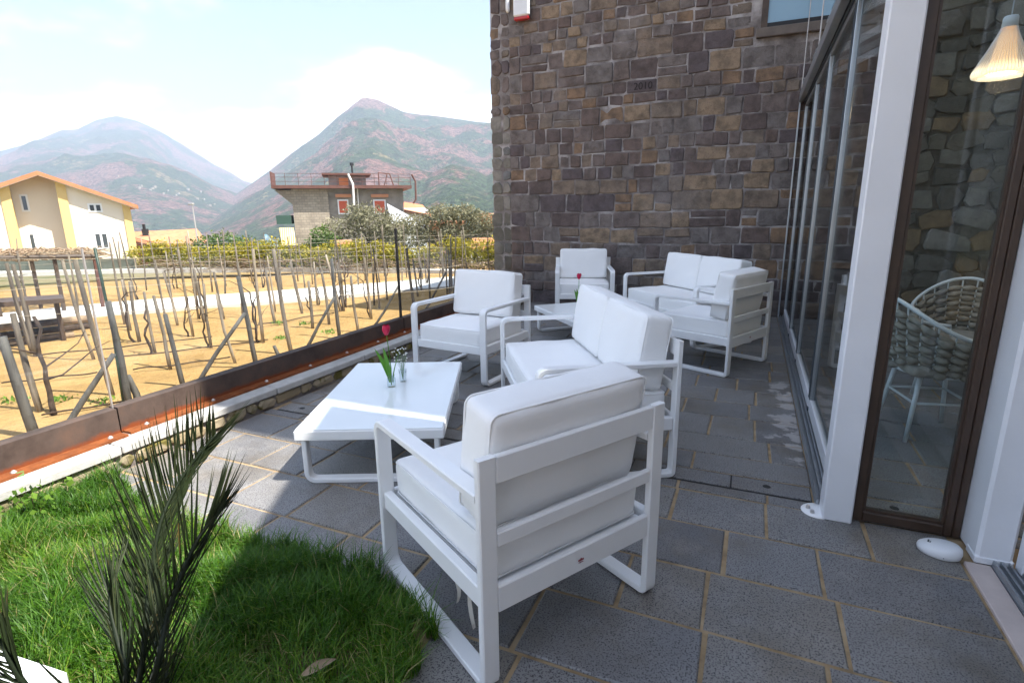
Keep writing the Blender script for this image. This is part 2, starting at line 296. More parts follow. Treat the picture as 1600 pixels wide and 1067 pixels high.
# ------------------------------------------------------------------ mesh builder
class MB:
    def __init__(s): s.v = []; s.f = []
    def add(s, vs, fs):
        o = len(s.v); s.v += [tuple(v) for v in vs]; s.f += [tuple(i+o for i in f) for f in fs]; return s
    def box(s, x0, x1, y0, y1, z0, z1, b=0.0):
        if b <= 0:
            return s.add([(x0,y0,z0),(x1,y0,z0),(x1,y1,z0),(x0,y1,z0),(x0,y0,z1),(x1,y0,z1),(x1,y1,z1),(x0,y1,z1)],
                         [(3,2,1,0),(4,5,6,7),(0,1,5,4),(1,2,6,5),(2,3,7,6),(3,0,4,7)])
        c = ((x0+x1)/2, (y0+y1)/2, (z0+z1)/2); h = ((x1-x0)/2, (y1-y0)/2, (z1-z0)/2)
        b = min(b, min(h)*0.9); vs = []; idx = {}
        for sx in (-1,1):
            for sy in (-1,1):
                for sz in (-1,1):
                    for ax in range(3):
                        p = [sx*(h[0]-b), sy*(h[1]-b), sz*(h[2]-b)]; p[ax] = (sx,sy,sz)[ax]*h[ax]
                        idx[(sx,sy,sz,ax)] = len(vs); vs.append((c[0]+p[0], c[1]+p[1], c[2]+p[2]))
        fs = []
        for ax in range(3):
            o1, o2 = [(1,2),(2,0),(0,1)][ax]
            for sg in (-1,1):
                q = []
                for u, v in ((-1,-1),(1,-1),(1,1),(-1,1)):
                    k = [0,0,0]; k[ax] = sg; k[o1] = u; k[o2] = v; q.append(idx[(*k, ax)])
                fs.append(tuple(q) if sg > 0 else tuple(q[::-1]))
        for ax in range(3):                                  # edge strips, edges parallel to ax
            o1, o2 = [(1,2),(2,0),(0,1)][ax]
            for u in (-1,1):
                for v in (-1,1):
                    k0 = [0,0,0]; k0[o1] = u; k0[o2] = v; k1 = list(k0); k0[ax] = -1; k1[ax] = 1
                    q = (idx[(*k0,o1)], idx[(*k1,o1)], idx[(*k1,o2)], idx[(*k0,o2)])
                    fs.append(q if u*v < 0 else q[::-1])
        for sx in (-1,1):
            for sy in (-1,1):
                for sz in (-1,1):
                    q = tuple(idx[(sx,sy,sz,a)] for a in range(3)); fs.append(q if sx*sy*sz > 0 else q[::-1])
        return s.add(vs, fs)
    def tube(s, pts, rad, n=8, cap=True):
        pts = [Vector(p) for p in pts]; k = len(pts); rad = [rad]*k if isinstance(rad, (int, float)) else rad
        t0 = (pts[1]-pts[0]).normalized(); ref = Vector((0,0,1)) if abs(t0.z) < 0.9 else Vector((1,0,0))
        u = t0.cross(ref).normalized(); vs = []; fs = []
        for i in range(k):
            t = (pts[min(i+1,k-1)]-pts[max(i-1,0)]).normalized()
            u = (u - t*u.dot(t)).normalized(); v = t.cross(u)
            for j in range(n):
                a = 2*math.pi*j/n; vs.append(pts[i] + (u*math.cos(a)+v*math.sin(a))*rad[i])
        for i in range(k-1):
            for j in range(n):
                a, b = i*n+j, i*n+(j+1)%n; fs.append((a, b, b+n, a+n))
        if cap: fs.append(tuple(range(n))[::-1]); fs.append(tuple((k-1)*n+j for j in range(n)))
        return s.add(vs, fs)
    def lathe(s, prof, n=24, c=(0,0,0)):
        vs = []; fs = []
        for r, z in prof:
            for j in range(n):
                a = 2*math.pi*j/n; vs.append((c[0]+r*math.cos(a), c[1]+r*math.sin(a), c[2]+z))
        for i in range(len(prof)-1):
            for j in range(n):
                a, b = i*n+j, i*n+(j+1)%n; fs.append((a, b, b+n, a+n))
        return s.add(vs, fs)
    def strip(s, path, th, x0, x1):
        """a flat bar of thickness th following a path in the yz plane, from x0 to x1"""
        k = len(path); L = []; Rr = []
        for i in range(k):
            p = Vector(path[i]); d1 = (Vector(path[i])-Vector(path[i-1])).normalized() if i else None; d2 = (Vector(path[i+1])-p).normalized() if i < k-1 else None
            d = d1 if d2 is None else d2 if d1 is None else (d1+d2).normalized(); nrm = Vector((-d.y, d.x))
            sc = 1.0 if d1 is None or d2 is None else 1/max(0.5, nrm.dot(Vector((-d1.y, d1.x))))
            L.append(p+nrm*th/2*sc); Rr.append(p-nrm*th/2*sc)
        b = min(0.004, th*0.2); vs = []; fs = []
        for i in range(k):
            m_ = (L[i]-Rr[i]).normalized()*b
            for (q, xx) in ((L[i]-m_, x0), (L[i], x0+b), (L[i], x1-b), (L[i]-m_, x1), (Rr[i]+m_, x1), (Rr[i], x1-b), (Rr[i], x0+b), (Rr[i]+m_, x0)):
                vs.append((xx, q.x, q.y))
        for i in range(k-1):
            for j in range(8):
                a, c = i*8+j, i*8+(j+1) % 8; fs.append((a, a+8, c+8, c))
        fs.append(tuple(range(8))); fs.append(tuple((k-1)*8+j for j in range(8))[::-1])
        return s.add(vs, fs)
    def rbox(s, cx, cy, cz, sx, sy, sz, r, n=10, bulge=(0,0,0), wr=0.0, tilt=0.0, seed=0):
        """soft cushion: a rounded box, bulging, slightly wrinkled"""
        h = np.array([sx, sy, sz])/2; rr = random.Random(seed); ph = [rr.uniform(0, 6.3) for _ in range(12)]
        idx = {}; vs = []; fs = []
        def vert(p):
            key = tuple(round(c, 5) for c in p)
            if key in idx: return idx[key]
            q = np.array(p)*h
            inner = np.clip(q, -(h-r), h-r); d = q-inner; ln = np.linalg.norm(d)
            if ln > 1e-9: q = inner + d/ln*r
            u = q/h
            for ax in range(3):
                o1, o2 = [(1,2),(2,0),(0,1)][ax]
                q[ax] += np.sign(u[ax])*abs(u[ax])**3*bulge[ax]*(1-u[o1]**2)*(1-u[o2]**2)
            if wr:
                wv_ = math.sin(q[0]*17+ph[0]+2*math.sin(q[1]*9+ph[1]))*math.sin(q[1]*13+ph[2]+q[2]*15)*0.6 + math.sin(q[0]*31+q[2]*23+ph[3])*math.sin(q[1]*27+ph[4]-q[2]*19)*0.4
                q += wr*wv_*u
            y, z = q[1], q[2]
            q[1] = y*math.cos(tilt) - z*math.sin(tilt); q[2] = y*math.sin(tilt) + z*math.cos(tilt)
            idx[key] = len(vs); vs.append((cx+q[0], cy+q[1], cz+q[2])); return idx[key]
        def tt(i):                                    # denser towards the edges
            x = -1+2*i/n; return math.sin(x*math.pi/2)*0.55+x*0.45
        g = [tt(i) for i in range(n+1)]
        for ax in range(3):
            o1, o2 = [(1,2),(2,0),(0,1)][ax]
            for sg in (-1,1):
                for i in range(n):
                    for j in range(n):
                        q = []
                        for (u, v) in ((g[i],g[j]),(g[i+1],g[j]),(g[i+1],g[j+1]),(g[i],g[j+1])):
                            p = [0,0,0]; p[ax] = sg; p[o1] = u; p[o2] = v; q.append(vert(p))
                        fs.append(tuple(q) if sg > 0 else tuple(q[::-1]))
        return s.add(vs, fs)
    def prism(s, poly, z0, z1):
        n = len(poly); s.add([(x,y,z0) for x,y in poly]+[(x,y,z1) for x,y in poly], [tuple(range(n))[::-1], tuple(range(n,2*n))]+[(i,(i+1)%n,(i+1)%n+n,i+n) for i in range(n)]); return s
    def mesh(s, name):
        me = bpy.data.meshes.new(name); me.from_pydata(s.v, [], s.f); me.update(); return me
SHADE = random.Random(99)
def obj(name, mb, mat, parent=None, smooth=False, angle=None):
    me = mb if isinstance(mb, bpy.types.Mesh) else mb.mesh(name)
    if not me.materials: me.materials.append(M[mat])
    if smooth:
        me.polygons.foreach_set('use_smooth', [True]*len(me.polygons))
        if angle: me.set_sharp_from_angle(angle=R(angle))
    o = bpy.data.objects.new(name, me); COL.objects.link(o); o.color = (SHADE.random(), 0, 0, 1)
    if parent: o.parent = parent
    return o
def tag(o, label, cat, group=None):
    o['label'] = label; o['category'] = cat
    if group: o['group'] = group
    return o
def struct(o): o['kind'] = 'structure'; return o
def stuff(o): o['kind'] = 'stuff'; return o
def thing(name, label, cat, loc=(0,0,0), rz=0.0, group=None):
    o = bpy.data.objects.new(name, None); COL.objects.link(o); o.location = loc; o.rotation_euler = (0,0,rz); o.empty_display_size = 0.1
    return tag(o, label, cat, group)
def dup(root, loc, rz, label, group=None):
    def cp(o, par):
        c = o.copy(); COL.objects.link(c); c.parent = par
        for ch in o.children: cp(ch, c)
        return c
    c = cp(root, None); c.location = loc; c.rotation_euler = (0,0,rz); c['label'] = label
    if group: c['group'] = group
    return c
def arc(c, r, a0, a1, n=5): return [(c[0]+r*math.cos(R(a0+(a1-a0)*i/n)), c[1]+r*math.sin(R(a0+(a1-a0)*i/n))) for i in range(n+1)]
def tinted(name, V, F, tint, mat, parent=None, smooth=False):
    """big leaf meshes from numpy arrays; tint is one value per face"""
    me = bpy.data.meshes.new(name); nv, nf, k = len(V), len(F), F.shape[1]
    me.vertices.add(nv); me.vertices.foreach_set('co', np.asarray(V, np.float32).ravel())
    me.loops.add(nf*k); me.loops.foreach_set('vertex_index', np.asarray(F, np.int32).ravel())
    me.polygons.add(nf); me.polygons.foreach_set('loop_start', np.arange(nf, dtype=np.int32)*k)
    at = me.attributes.new('tint', 'FLOAT', 'FACE'); at.data.foreach_set('value', np.asarray(tint, np.float32))
    me.update(calc_edges=True); me.validate()
    return obj(name, me, mat, parent, smooth)
def leaves(P, size, up=0.3, elong=1.8, seed=0):
    """one bent quad per point"""
    g = np.random.default_rng(seed); n = len(P)
    d = g.normal(size=(n,3)); d[:,2] += up; d /= np.linalg.norm(d, axis=1)[:,None]
    e = np.cross(d, g.normal(size=(n,3))); e /= np.linalg.norm(e, axis=1)[:,None]
    s = size*g.uniform(0.6, 1.3, n)[:,None]
    V = np.stack([P, P+d*s*0.5*elong+e*s*0.5, P+d*s*elong, P+d*s*0.5*elong-e*s*0.5], 1).reshape(-1,3)
    return V, np.arange(4*n).reshape(-1,4)

ZV = -0.25                                   # vineyard soil lies a little below the terrace
WALL_Y = 7.85; FAC_X = 0.394
# ------------------------------------------------------------------ ground, terrain
def ground_z(r):
    xs = [0, 15, 22, 45, 70, 150, 500, 1200, 3000, 5300]; zs = [ZV, ZV, -0.6, -2.2, -3.6, -9, -30, -45, -40, -40]
    return float(np.interp(r, xs, zs))
mb = MB(); rings = [0]+[0.7*1.115**i for i in range(90)]; rings = [r for r in rings if r < 5200]+[5200]; na = 96
for r in rings:
    for j in range(na):
        a = 2*math.pi*j/na; mb.v.append((r*math.cos(a), r*math.sin(a), ground_z(r)+ (0.03*math.sin(3.1*r*math.cos(a))*math.cos(2.3*r*math.sin(a)) if 4.5 < r < 40 else 0)))
for i in range(len(rings)-1):
    for j in range(na):
        a, b = i*na+j, i*na+(j+1) % na; mb.f.append((a, a+na, b+na, b))
struct(obj('ground', mb, 'ground_mat', smooth=True))

def mountain(name, ridge, d_foot, d_ridge, d_back, z0, seed, na=300, nr=130, amp=0.17):
    """a real range: the ridge line is given as directions and elevation, heights follow from its distance"""
    g = np.random.default_rng(seed); az = []; hh = []
    for px, py in ridge:
        d = ray(px, py); az.append(math.atan2(d[1], d[0])); hh.append(CAM_H + d[2]/math.hypot(d[0], d[1])*d_ridge)
    order = np.argsort(az); az = np.array(az)[order]; hh = np.array(hh)[order]
    A = np.linspace(az[0], az[-1], na); H = np.interp(A, az, hh)
    def fbm(x, y, ph):
        s = np.zeros_like(x); am = 1.0; fr = 1.0
        for k in range(6):
            s += am*(1-2*np.abs(np.sin(x*fr*1.0+ph[k]+1.3*np.sin(y*fr*0.7+ph[k+6])))*np.abs(np.cos(y*fr*0.8+ph[k+3]+np.sin(x*fr*0.6)))); am *= 0.52; fr *= 2.03
        return s
    ph = g.uniform(0, 6.3, 14); V = []; F = []
    S = np.concatenate([np.linspace(0, 1, int(nr*0.7)), np.linspace(1, 2, nr-int(nr*0.7)+1)[1:]])
    for s in S:
        rr = d_foot+(d_ridge-d_foot)*s if s <= 1 else d_ridge+(d_back-d_ridge)*(s-1)
        prof = s**0.9 if s <= 1 else (2-s)**1.1
        x = rr*np.cos(A); y = rr*np.sin(A); sc = 5.0/(d_ridge-d_foot)*1.2
        nz = (fbm(x*sc, y*sc, ph)-0.9)*amp*np.minimum(1, s*2.5)*min(1, 0.04+abs(s-1)*3.5)
        z = z0 + (H-z0)*(prof + nz*prof**0.5*0.75)
        V.append(np.stack([x, y, z], 1))
    V = np.concatenate(V); nr = len(S); mb = MB(); mb.v = [tuple(v) for v in V]
    for i in range(nr-1):
        for j in range(na-1):
            a = i*na+j; mb.f.append((a, a+na, a+na+1, a+1))
    return struct(obj(name, mb, 'mountain_mat', smooth=True)), V.reshape(nr, na, 3)
ml, MLV = mountain('mountain_left', [(-900,330),(-500,250),(-200,235),(-60,232),(0,236),(50,222),(95,204),(120,203),(150,188),(182,181),(215,189),(250,205),(290,230),(330,255),(380,282),(440,300),(560,310),(700,300)], 900, 3300, 4900, -45, 3)
mr, _ = mountain('mountain_right', [(255,372),(300,352),(340,324),(380,296),(420,268),(455,240),(500,208),(525,185),(550,166),(568,157),(585,158),(610,168),(640,176),(690,182),(740,190),(800,196),(950,215),(1150,190),(1400,230),(1800,320)], 480, 1750, 2600, -35, 11)
mh, _ = mountain('hill_near', [(560,372),(600,345),(640,300),(672,272),(705,257),(735,262),(760,275),(800,262),(900,250),(1200,260),(1500,330)], 330, 760, 1200, -28, 21, amp=0.10)
# far village: specks of white houses on the slope, too many and too small to tell apart
mb = MB(); g = random.Random(5)
for k in range(120):
    px = g.gauss(255, 55); py = 345 - abs(g.gauss(0, 22)); j = None
    d = ray(px, py); a = math.atan2(d[1], d[0])
    A = np.arctan2(MLV[0,:,1], MLV[0,:,0]); j = int(np.argmin(abs(A-a)))
    el = d[2]/math.hypot(d[0], d[1]); colv = MLV[:,j]; e = (colv[:,2]-CAM_H)/np.hypot(colv[:,0], colv[:,1])
    i = next((q for q in range(len(e)-1) if e[q+1] >= el), None)
    if i is None or i > 75 or i < 14: continue
    c = colv[i]; s = g.uniform(1.6, 3.4); h = g.uniform(2, 4)
    mb.box(c[0]-s, c[0]+s, c[1]-s*0.8, c[1]+s*0.8, c[2]-6, c[2]+h); 
stuff(tag(obj('distant_village', mb, 'block_render'), 'tiny white houses of a village scattered on the far left mountain slope', 'village'))

# ------------------------------------------------------------------ terrace: bed, pavers, drain
terrace = struct(obj('terrace', MB().box(-3.17, 4.0, -3.0, WALL_Y+0.1, ZV-0.2, -0.007), 'grout'))
rows = [0.03, 0.37, 0.70, 1.04, 1.375, 1.706, 2.047, 2.375, 2.692, 2.785, None, 2.952, 3.184, 3.467, 3.837, 4.15, 4.47, 4.80, 5.13, 5.45, 5.78, 6.10, 6.43, 6.76, 7.10, 7.44, 7.84]
g = random.Random(11); extra = MB(); npav = 0
for i in range(len(rows)-1):
    y0, y1 = rows[i], rows[i+1]
    if y0 is None or y1 is None: continue
    for (xa, xb) in ((-3.165, FAC_X-0.01), (FAC_X+0.16, 3.0)):
        if y0 < 2.6 and xa < 0: xb = 0.885
        if y0 < 2.6 and xa > 0: continue
        x = xa + (0 if xa > 0 else -g.uniform(0.0, 0.3))
        while x < xb-0.04:
            wd = g.choice([0.30, 0.36, 0.42, 0.48, 0.56]) + g.uniform(-0.03, 0.03)
            x1 = min(x+wd, xb)
            if xb-x1 < 0.12: x1 = xb
            x0 = max(x, xa); x = x1
            if x1-x0 < 0.05: continue
            if y1 < 1.40 and x1 < -0.86: continue                       # lawn
            if y1 < 1.40 and x0 < -0.9: x0 = -0.9
            j = 0.0075; q = lambda: g.uniform(-0.003, 0.003); zt = g.uniform(-0.0015, 0.0015)
            tgt = MB() if (npav < 296 and not (xa > 0 and x0 > 2.0)) else extra
            c4 = [(x0+j+q(), y0+j+q()), (x1-j+q(), y0+j+q()), (x1-j+q(), y1-j+q()), (x0+j+q(), y1-j+q())]
            cx_, cy_ = (x0+x1)/2, (y0+y1)/2; b = 0.006
            ins = [(px+(b if px < cx_ else -b), py+(b if py < cy_ else -b)) for px, py in c4]
            vs = [(px,py,-0.02) for px,py in c4]+[(px,py,-0.0045+zt) for px,py in c4]+[(px,py,zt) for px,py in ins]
            fs = [(k,(k+1)%4,(k+1)%4+4,k+4) for k in range(4)]+[(k+4,(k+1)%4+4,(k+1)%4+8,k+8) for k in range(4)]+[(8,9,10,11)]
            tgt.add(vs, fs)
            if tgt is not extra: obj('paver', tgt, 'paver', terrace); npav += 1
if extra.v: stuff(obj('far_pavers', extra, 'paver', terrace))
x = -3.1; k = 0
for (xa, xb) in ((-3.12, FAC_X-0.02), (FAC_X+0.16, 3.0)):
    x = xa
    while x < xb-0.1:
        x1 = min(x+0.52, xb); t = MB().box(x+0.003, x1-0.003, 2.802, 2.936, -0.03, 0.0008, 0.004); o = obj('drain_cover', t, 'paver', terrace)
        hx = x+0.17; obj('lifting_hole', MB().lathe([(0.0,0.0012),(0.017,0.0013),(0.020,0.0009)], 12, (hx, 2.868, 0.001)), 'black', o); x = x1
obj('drain_slot', MB().box(-3.12, FAC_X-0.02, 2.787, 2.951, -0.03, -0.006), 'black', terrace)

# ------------------------------------------------------------------ lawn
lawn_poly = [(-3.165,1.60),(-2.7,1.50),(-2.23,1.43),(-1.76,1.47),(-1.52,1.475),(-1.30,1.48),(-1.12,1.44),(-1.0,1.38),(-0.93,1.25),(-0.90,1.05),(-0.90,0.6),(-0.95,0.0),(-1.0,-1.0),(-3.165,-1.0)]
struct(obj('lawn_soil', MB().prism(lawn_poly, -0.05, 0.008), 'soil'))
def inpoly(x, y, poly):
    c = np.zeros(len(x), bool); j = len(poly)-1
    for i in range(len(poly)):
        xi, yi = poly[i]; xj, yj = poly[j]
        hit = ((yi > y) != (yj > y)) & (x < (xj-xi)*(y-yi)/(yj-yi+1e-12)+xi); c ^= hit; j = i
    return c
n = 125000; gx = rng.uniform(-3.16, -0.84, n); gy = rng.uniform(0.15, 1.66, n); wob = 0.022*np.sin(gx*31)+0.018*np.sin(gy*43+gx*17)
ok = inpoly(gx-0.03+wob, gy-0.03+wob, lawn_poly) | inpoly(gx, gy, lawn_poly)
bare = np.exp(-(((gx+1.18)/0.16)**2+((gy-1.05)/0.10)**2)); thin = np.clip(np.sin(gx*7.3+1.1)*np.sin(gy*8.7+0.4*gx)+np.sin(gx*15+gy*12)*0.5-0.35, 0, 1); ok &= rng.uniform(0, 1, n) > np.maximum(bare*0.85, thin*0.62)
gx, gy = gx[ok], gy[ok]; n = len(gx)
clump = 0.5+0.5*np.sin(gx*9+2*np.sin(gy*7))*np.cos(gy*11+1.7*np.sin(gx*6))
hgt = rng.uniform(0.022, 0.10, n)*(0.45+0.95*clump); la = rng.uniform(0, 6.283, n)+1.5*np.sin(gx*5+gy*3); ln_ = rng.uniform(0.2, 1.25, n)*hgt
wd = rng.uniform(0.0011, 0.0026, n); px_, py_ = np.cos(la+1.57)*wd, np.sin(la+1.57)*wd; z0 = 0.004
A = np.stack([gx-px_, gy-py_, np.full(n, z0)], 1); B = np.stack([gx+px_, gy+py_, np.full(n, z0)], 1)
mx, my = gx+np.cos(la)*ln_*0.35, gy+np.sin(la)*ln_*0.35
C1 = np.stack([mx+px_*0.8, my+py_*0.8, z0+hgt*0.62], 1); C2 = np.stack([mx-px_*0.8, my-py_*0.8, z0+hgt*0.62], 1)
T = np.stack([gx+np.cos(la)*ln_, gy+np.sin(la)*ln_, z0+hgt*0.97], 1)
T2 = T + np.stack([px_*0.15, py_*0.15, np.zeros(n)], 1)
V = np.stack([A, B, C1, C2, T, T2], 1).reshape(-1,3); bi = np.arange(n)*6
F = np.concatenate([np.stack([bi, bi+1, bi+2, bi+3], 1), np.stack([bi+3, bi+2, bi+5, bi+4], 1)])
tn = np.clip(rng.beta(2.2, 2.6, n)*0.85+(rng.uniform(0, 1, n) > 0.90)*0.5+0.16*np.sin(gx*4.1+2*np.sin(gy*3.3)), 0, 1)
gr = tinted('grass', V, F, np.concatenate([tn, tn]), 'grass_blade'); stuff(tag(gr, 'lush green lawn grass in the near left corner of the terrace', 'grass'))
# dead leaf on the lawn
mb = MB(); c = gnd(498, 1045, 0.05); pts = []
for i in range(9):
    t = i/8; ww = 0.016*math.sin(math.pi*min(1, t*0.95+0.05))+0.001; z = 0.012*math.sin(t*3)
    mb.v += [(-ww, (t-0.5)*0.11, z+0.006), (0, (t-0.5)*0.11, z), (ww, (t-0.5)*0.11, z+0.007)]
for i in range(8):
    for j in range(2): a = i*3+j; mb.f.append((a, a+1, a+4, a+3))
o = tag(obj('fallen_leaf', mb, 'twig', smooth=True), 'dry curled brown leaf lying on the grass near the armchair', 'leaf'); o.location = c; o.rotation_euler = (0.1, 0.2, -0.6)
# low ivy plant by the kerb
root = thing('weed', 'bright green broad-leaved weed growing against the kerb', 'plant', (-3.05, 1.24, 0.0))
P = np.stack([rng.normal(0, 0.07, 70), rng.normal(0, 0.06, 70), rng.uniform(0.03, 0.14, 70)], 1); V, F = leaves(P, 0.032, 0.6, 1.1, 4)
stuff(tinted('leaf_mass', V, F, rng.uniform(0, 1, len(F)), 'ivy_leaf', root))
mb = MB()
for p in P[:22]: mb.tube([(p[0]*0.3, p[1]*0.3, 0), tuple(p)], 0.0012, 4)
obj('stem', mb, 'vine_bark', root)

# ------------------------------------------------------------------ furniture
CW, CD, HA, HP = 0.765, 0.757, 0.641, 0.750; SW = 1.404; T_ = 0.026; BW = 0.058
def seat_unit(name, label, cat, W, ncush, seed, group=None):
    root = thing(name, label, cat, group=group); x = W/2; yf, yr = CD/2, -CD/2; h = T_/2
    path = [(yr+h, HP), (yr+h, 0.05)] + arc((yr+h+0.02, 0.022+h), 0.02, 180, 270, 3) + arc((yf-h-0.045, 0.047+h), 0.045, 270, 360, 5)[0:] + arc((yf-h-0.04, HA-h-0.04), 0.04, 0, 90, 5) + [(yr+T_+0.001, HA-h)]
    path = [(p[0], p[1]-0.0) for p in path]
    for sg in (-1, 1):
        x0, x1 = (-x, -x+BW) if sg < 0 else (x-BW, x)
        fr = obj('side_frame', MB().strip(path, T_, x0, x1), 'white_metal', root)
        obj('side_rail', MB().box(x0+0.012, x1-0.012, yr+T_+0.002, yf-T_-0.002, 0.268, 0.338, 0.004), 'white_metal', root)
        for yy in (yr+0.05, yf-0.06): obj('foot_pad', MB().box(x0+0.008, x1-0.008, yy-0.02, yy+0.02, 0.001, 0.0088), 'rubber', fr)
    xi = x-BW-0.001
    obj('front_rail', MB().box(-xi, xi, yf-T_+0.002, yf-0.003, 0.268, 0.335, 0.004), 'white_metal', root)
    obj('seat_deck', MB().box(-xi+0.002, xi-0.002, yr+T_+0.004, yf-T_, 0.298, 0.316), 'white_metal', root)
    for nm, z0, z1 in (('top_rail', HP-0.085, HP-0.001), ('middle_rail', 0.468, 0.515), ('seat_rail', 0.252, 0.340)):
        rl = obj(nm, MB().box(-xi, xi, yr+0.002, yr+T_-0.002, z0, z1, 0.004), 'white_metal', root)
    mark = MB()                                              # small red maker's emblem printed on the seat rail
    for (mx_, mz_, w_, h_) in ((-0.008,0.296,0.006,0.007),(0.0,0.297,0.006,0.010),(0.008,0.296,0.005,0.007),(0.0,0.2875,0.013,0.003)):
        mark.add([(mx_-w_, yr+0.0012, mz_-h_/2), (mx_+w_, yr+0.0012, mz_-h_/2), (mx_+w_*0.5, yr+0.0012, mz_+h_/2), (mx_-w_*0.6, yr+0.0012, mz_+h_/2)], [(0,1,2,3)])
    obj('emblem', mark, 'emblem', rl)
    cu = obj('seat_cushion', MB().rbox(0, 0.012, 0.392, 2*xi-0.006, CD-0.075, 0.150, 0.030, 18, (0, 0.005, 0.010), 0.004, 0.0, seed), 'cushion', root, True)
    for zz in (0.330, 0.455):
        b_ = 0.032; X_, Y_ = xi-0.001, (CD-0.075)/2+0.001
        pts = [(sx*(X_-b_*(1-math.cos(t)))if 0 else 0,0,0) for sx in ()]
        loop = []
        for (ccx, ccy, a0) in ((X_-b_, Y_-b_, 0), (-X_+b_, Y_-b_, 90), (-X_+b_, -Y_+b_, 180), (X_-b_, -Y_+b_, 270)):
            loop += [(px, py+0.012, zz) for px, py in arc((ccx, ccy), b_-0.0035, a0, a0+90, 5)]
        loop.append(loop[0]); obj('piping', MB().tube(loop, 0.0035, 5, False), 'cushion', cu, True)
    bw = (2*xi-0.004)/ncush
    for k in range(ncush):
        cx0 = -xi+0.002+bw*(k+0.5)
        bc = obj('back_cushion', MB().rbox(cx0, yr+0.130, 0.672, bw-0.004, 0.160, 0.395, 0.030, 18, (0.003, 0.014, 0.008), 0.0045, R(9), seed*7+k), 'cushion', root, True)
        for sy in (-1, 1):
            loop = []; X_, Z_, b_ = (bw-0.004)/2-0.0035, 0.1945, 0.028; yy = sy*0.068
            for (ccx, ccz, a0) in ((X_-b_, Z_-b_, 0), (-X_+b_, Z_-b_, 90), (-X_+b_, -Z_+b_, 180), (X_-b_, -Z_+b_, 270)): loop += [(cx0+px, yr+0.130+yy*math.cos(R(9))-pz*math.sin(R(9)), 0.672+yy*math.sin(R(9))+pz*math.cos(R(9))) for px, pz in arc((ccx, ccz), b_, a0, a0+90, 5)]
            loop.append(loop[0]); obj('piping', MB().tube(loop, 0.0036, 6, False), 'cushion', bc, True)
    return root
def put(o, x, y, head): o.location = (x, y, 0); o.rotation_euler = (0, 0, R(head-90))
arm = seat_unit('armchair', 'white armchair nearest the camera, seen from behind, beside the lawn', 'armchair', CW, 1, 1, 'white lounge armchairs'); put(arm, -0.750, 1.709, 149.1)
GR = 'white lounge armchairs'
a2 = dup(arm, (-0.292, 5.275, 0), R(155.3-90), 'white armchair standing beside the sliding glass panels, turned towards the far table', GR)
a3 = dup(arm, (-2.219, 4.211, 0), R(263.1-90), 'white armchair next to the glass fence, facing the nearer coffee table', GR)
a4 = dup(arm, (-2.064, 7.186, 0), R(288.3-90), 'farthest white armchair, with its back close to the stone wall', GR)
s1 = seat_unit('sofa', 'white two-seat sofa in the middle, facing the nearer coffee table', 'sofa', SW, 2, 3, 'white two-seat sofas'); put(s1, -0.968, 3.191, 212.07)
s2 = dup(s1, (-0.669, 6.449, 0), R(222.8-90), 'white two-seat sofa in front of the stone wall', 'white two-seat sofas')
# ties of the near armchair's cushion
for (dx, dy, L, sw) in ((-0.318, -0.10, 0.15, 0.02), (-0.318, -0.215, 0.17, -0.015)):
    t = MB(); k = 9
    for i in range(k):
        s_ = i/(k-1); zz = 0.262-L*s_; t.v += [(dx-0.006+sw*math.sin(s_*3)*s_, dy+0.012*math.sin(s_*5), zz), (dx+0.006+sw*math.sin(s_*3)*s_, dy+0.012*math.sin(s_*5+0.5), zz)]
    for i in range(k-1): t.f.append((2*i, 2*i+1, 2*i+3, 2*i+2))
    obj('cushion_tie', t, 'ribbon', arm)

def table(label, loc, rz, group):
    root = thing('coffee_table', label, 'coffee table', loc, rz, group); w_, l_ = 0.389, 0.645; zt = 0.31
    obj('apron', MB().box(-w_, w_, -l_, l_, zt-0.060, zt-0.006, 0.005), 'white_metal', root)
    obj('glass_top', MB().box(-w_+0.006, w_-0.006, -l_+0.006, l_-0.006, zt-0.0055, zt, 0.002), 'table_glass', root)
    for sg in (-1, 1):
        yc = sg*(l_-0.045); xo = w_-0.028; th = 0.026
        path = [(-xo+th/2, zt-0.061), (-xo+th/2, 0.06)] + arc((-xo+th/2+0.045, 0.045+th/2), 0.045, 180, 270, 5) + arc((xo-th/2-0.045, 0.045+th/2), 0.045, 270, 360, 5) + [(xo-th/2, zt-0.061)]
        s = MB().strip(path, th, yc-0.028, yc+0.028); s.v = [(y, x, z) for x, y, z in s.v]; s.f = [f[::-1] for f in s.f]
        lg = obj('sled_leg', s, 'white_metal', root)
        for q in (-1, 1): obj('foot_pad', MB().box(q*(xo-0.09)-0.02, q*(xo-0.09)+0.02, yc-0.02, yc+0.02, 0.0005, 0.009), 'rubber', lg)
    return root
t1 = table('white low coffee table with a glass top, nearest, holding a red tulip', (-2.010, 2.709, 0), R(24.3), 'white coffee tables')
t2 = dup(t1, (-1.585, 5.745, 0), R(42.8), 'white low coffee table farther back, half hidden behind the middle sofa', 'white coffee tables')
wt = gnd(105, 1045, 0.31)
t3 = dup(t1, (wt[0]-0.389*math.cos(R(6))+0.645*math.sin(R(6)), wt[1]-0.645*math.cos(R(6))-0.389*math.sin(R(6)), 0), R(6), 'white low table of which only a corner shows on the lawn at the bottom left', 'white coffee tables')

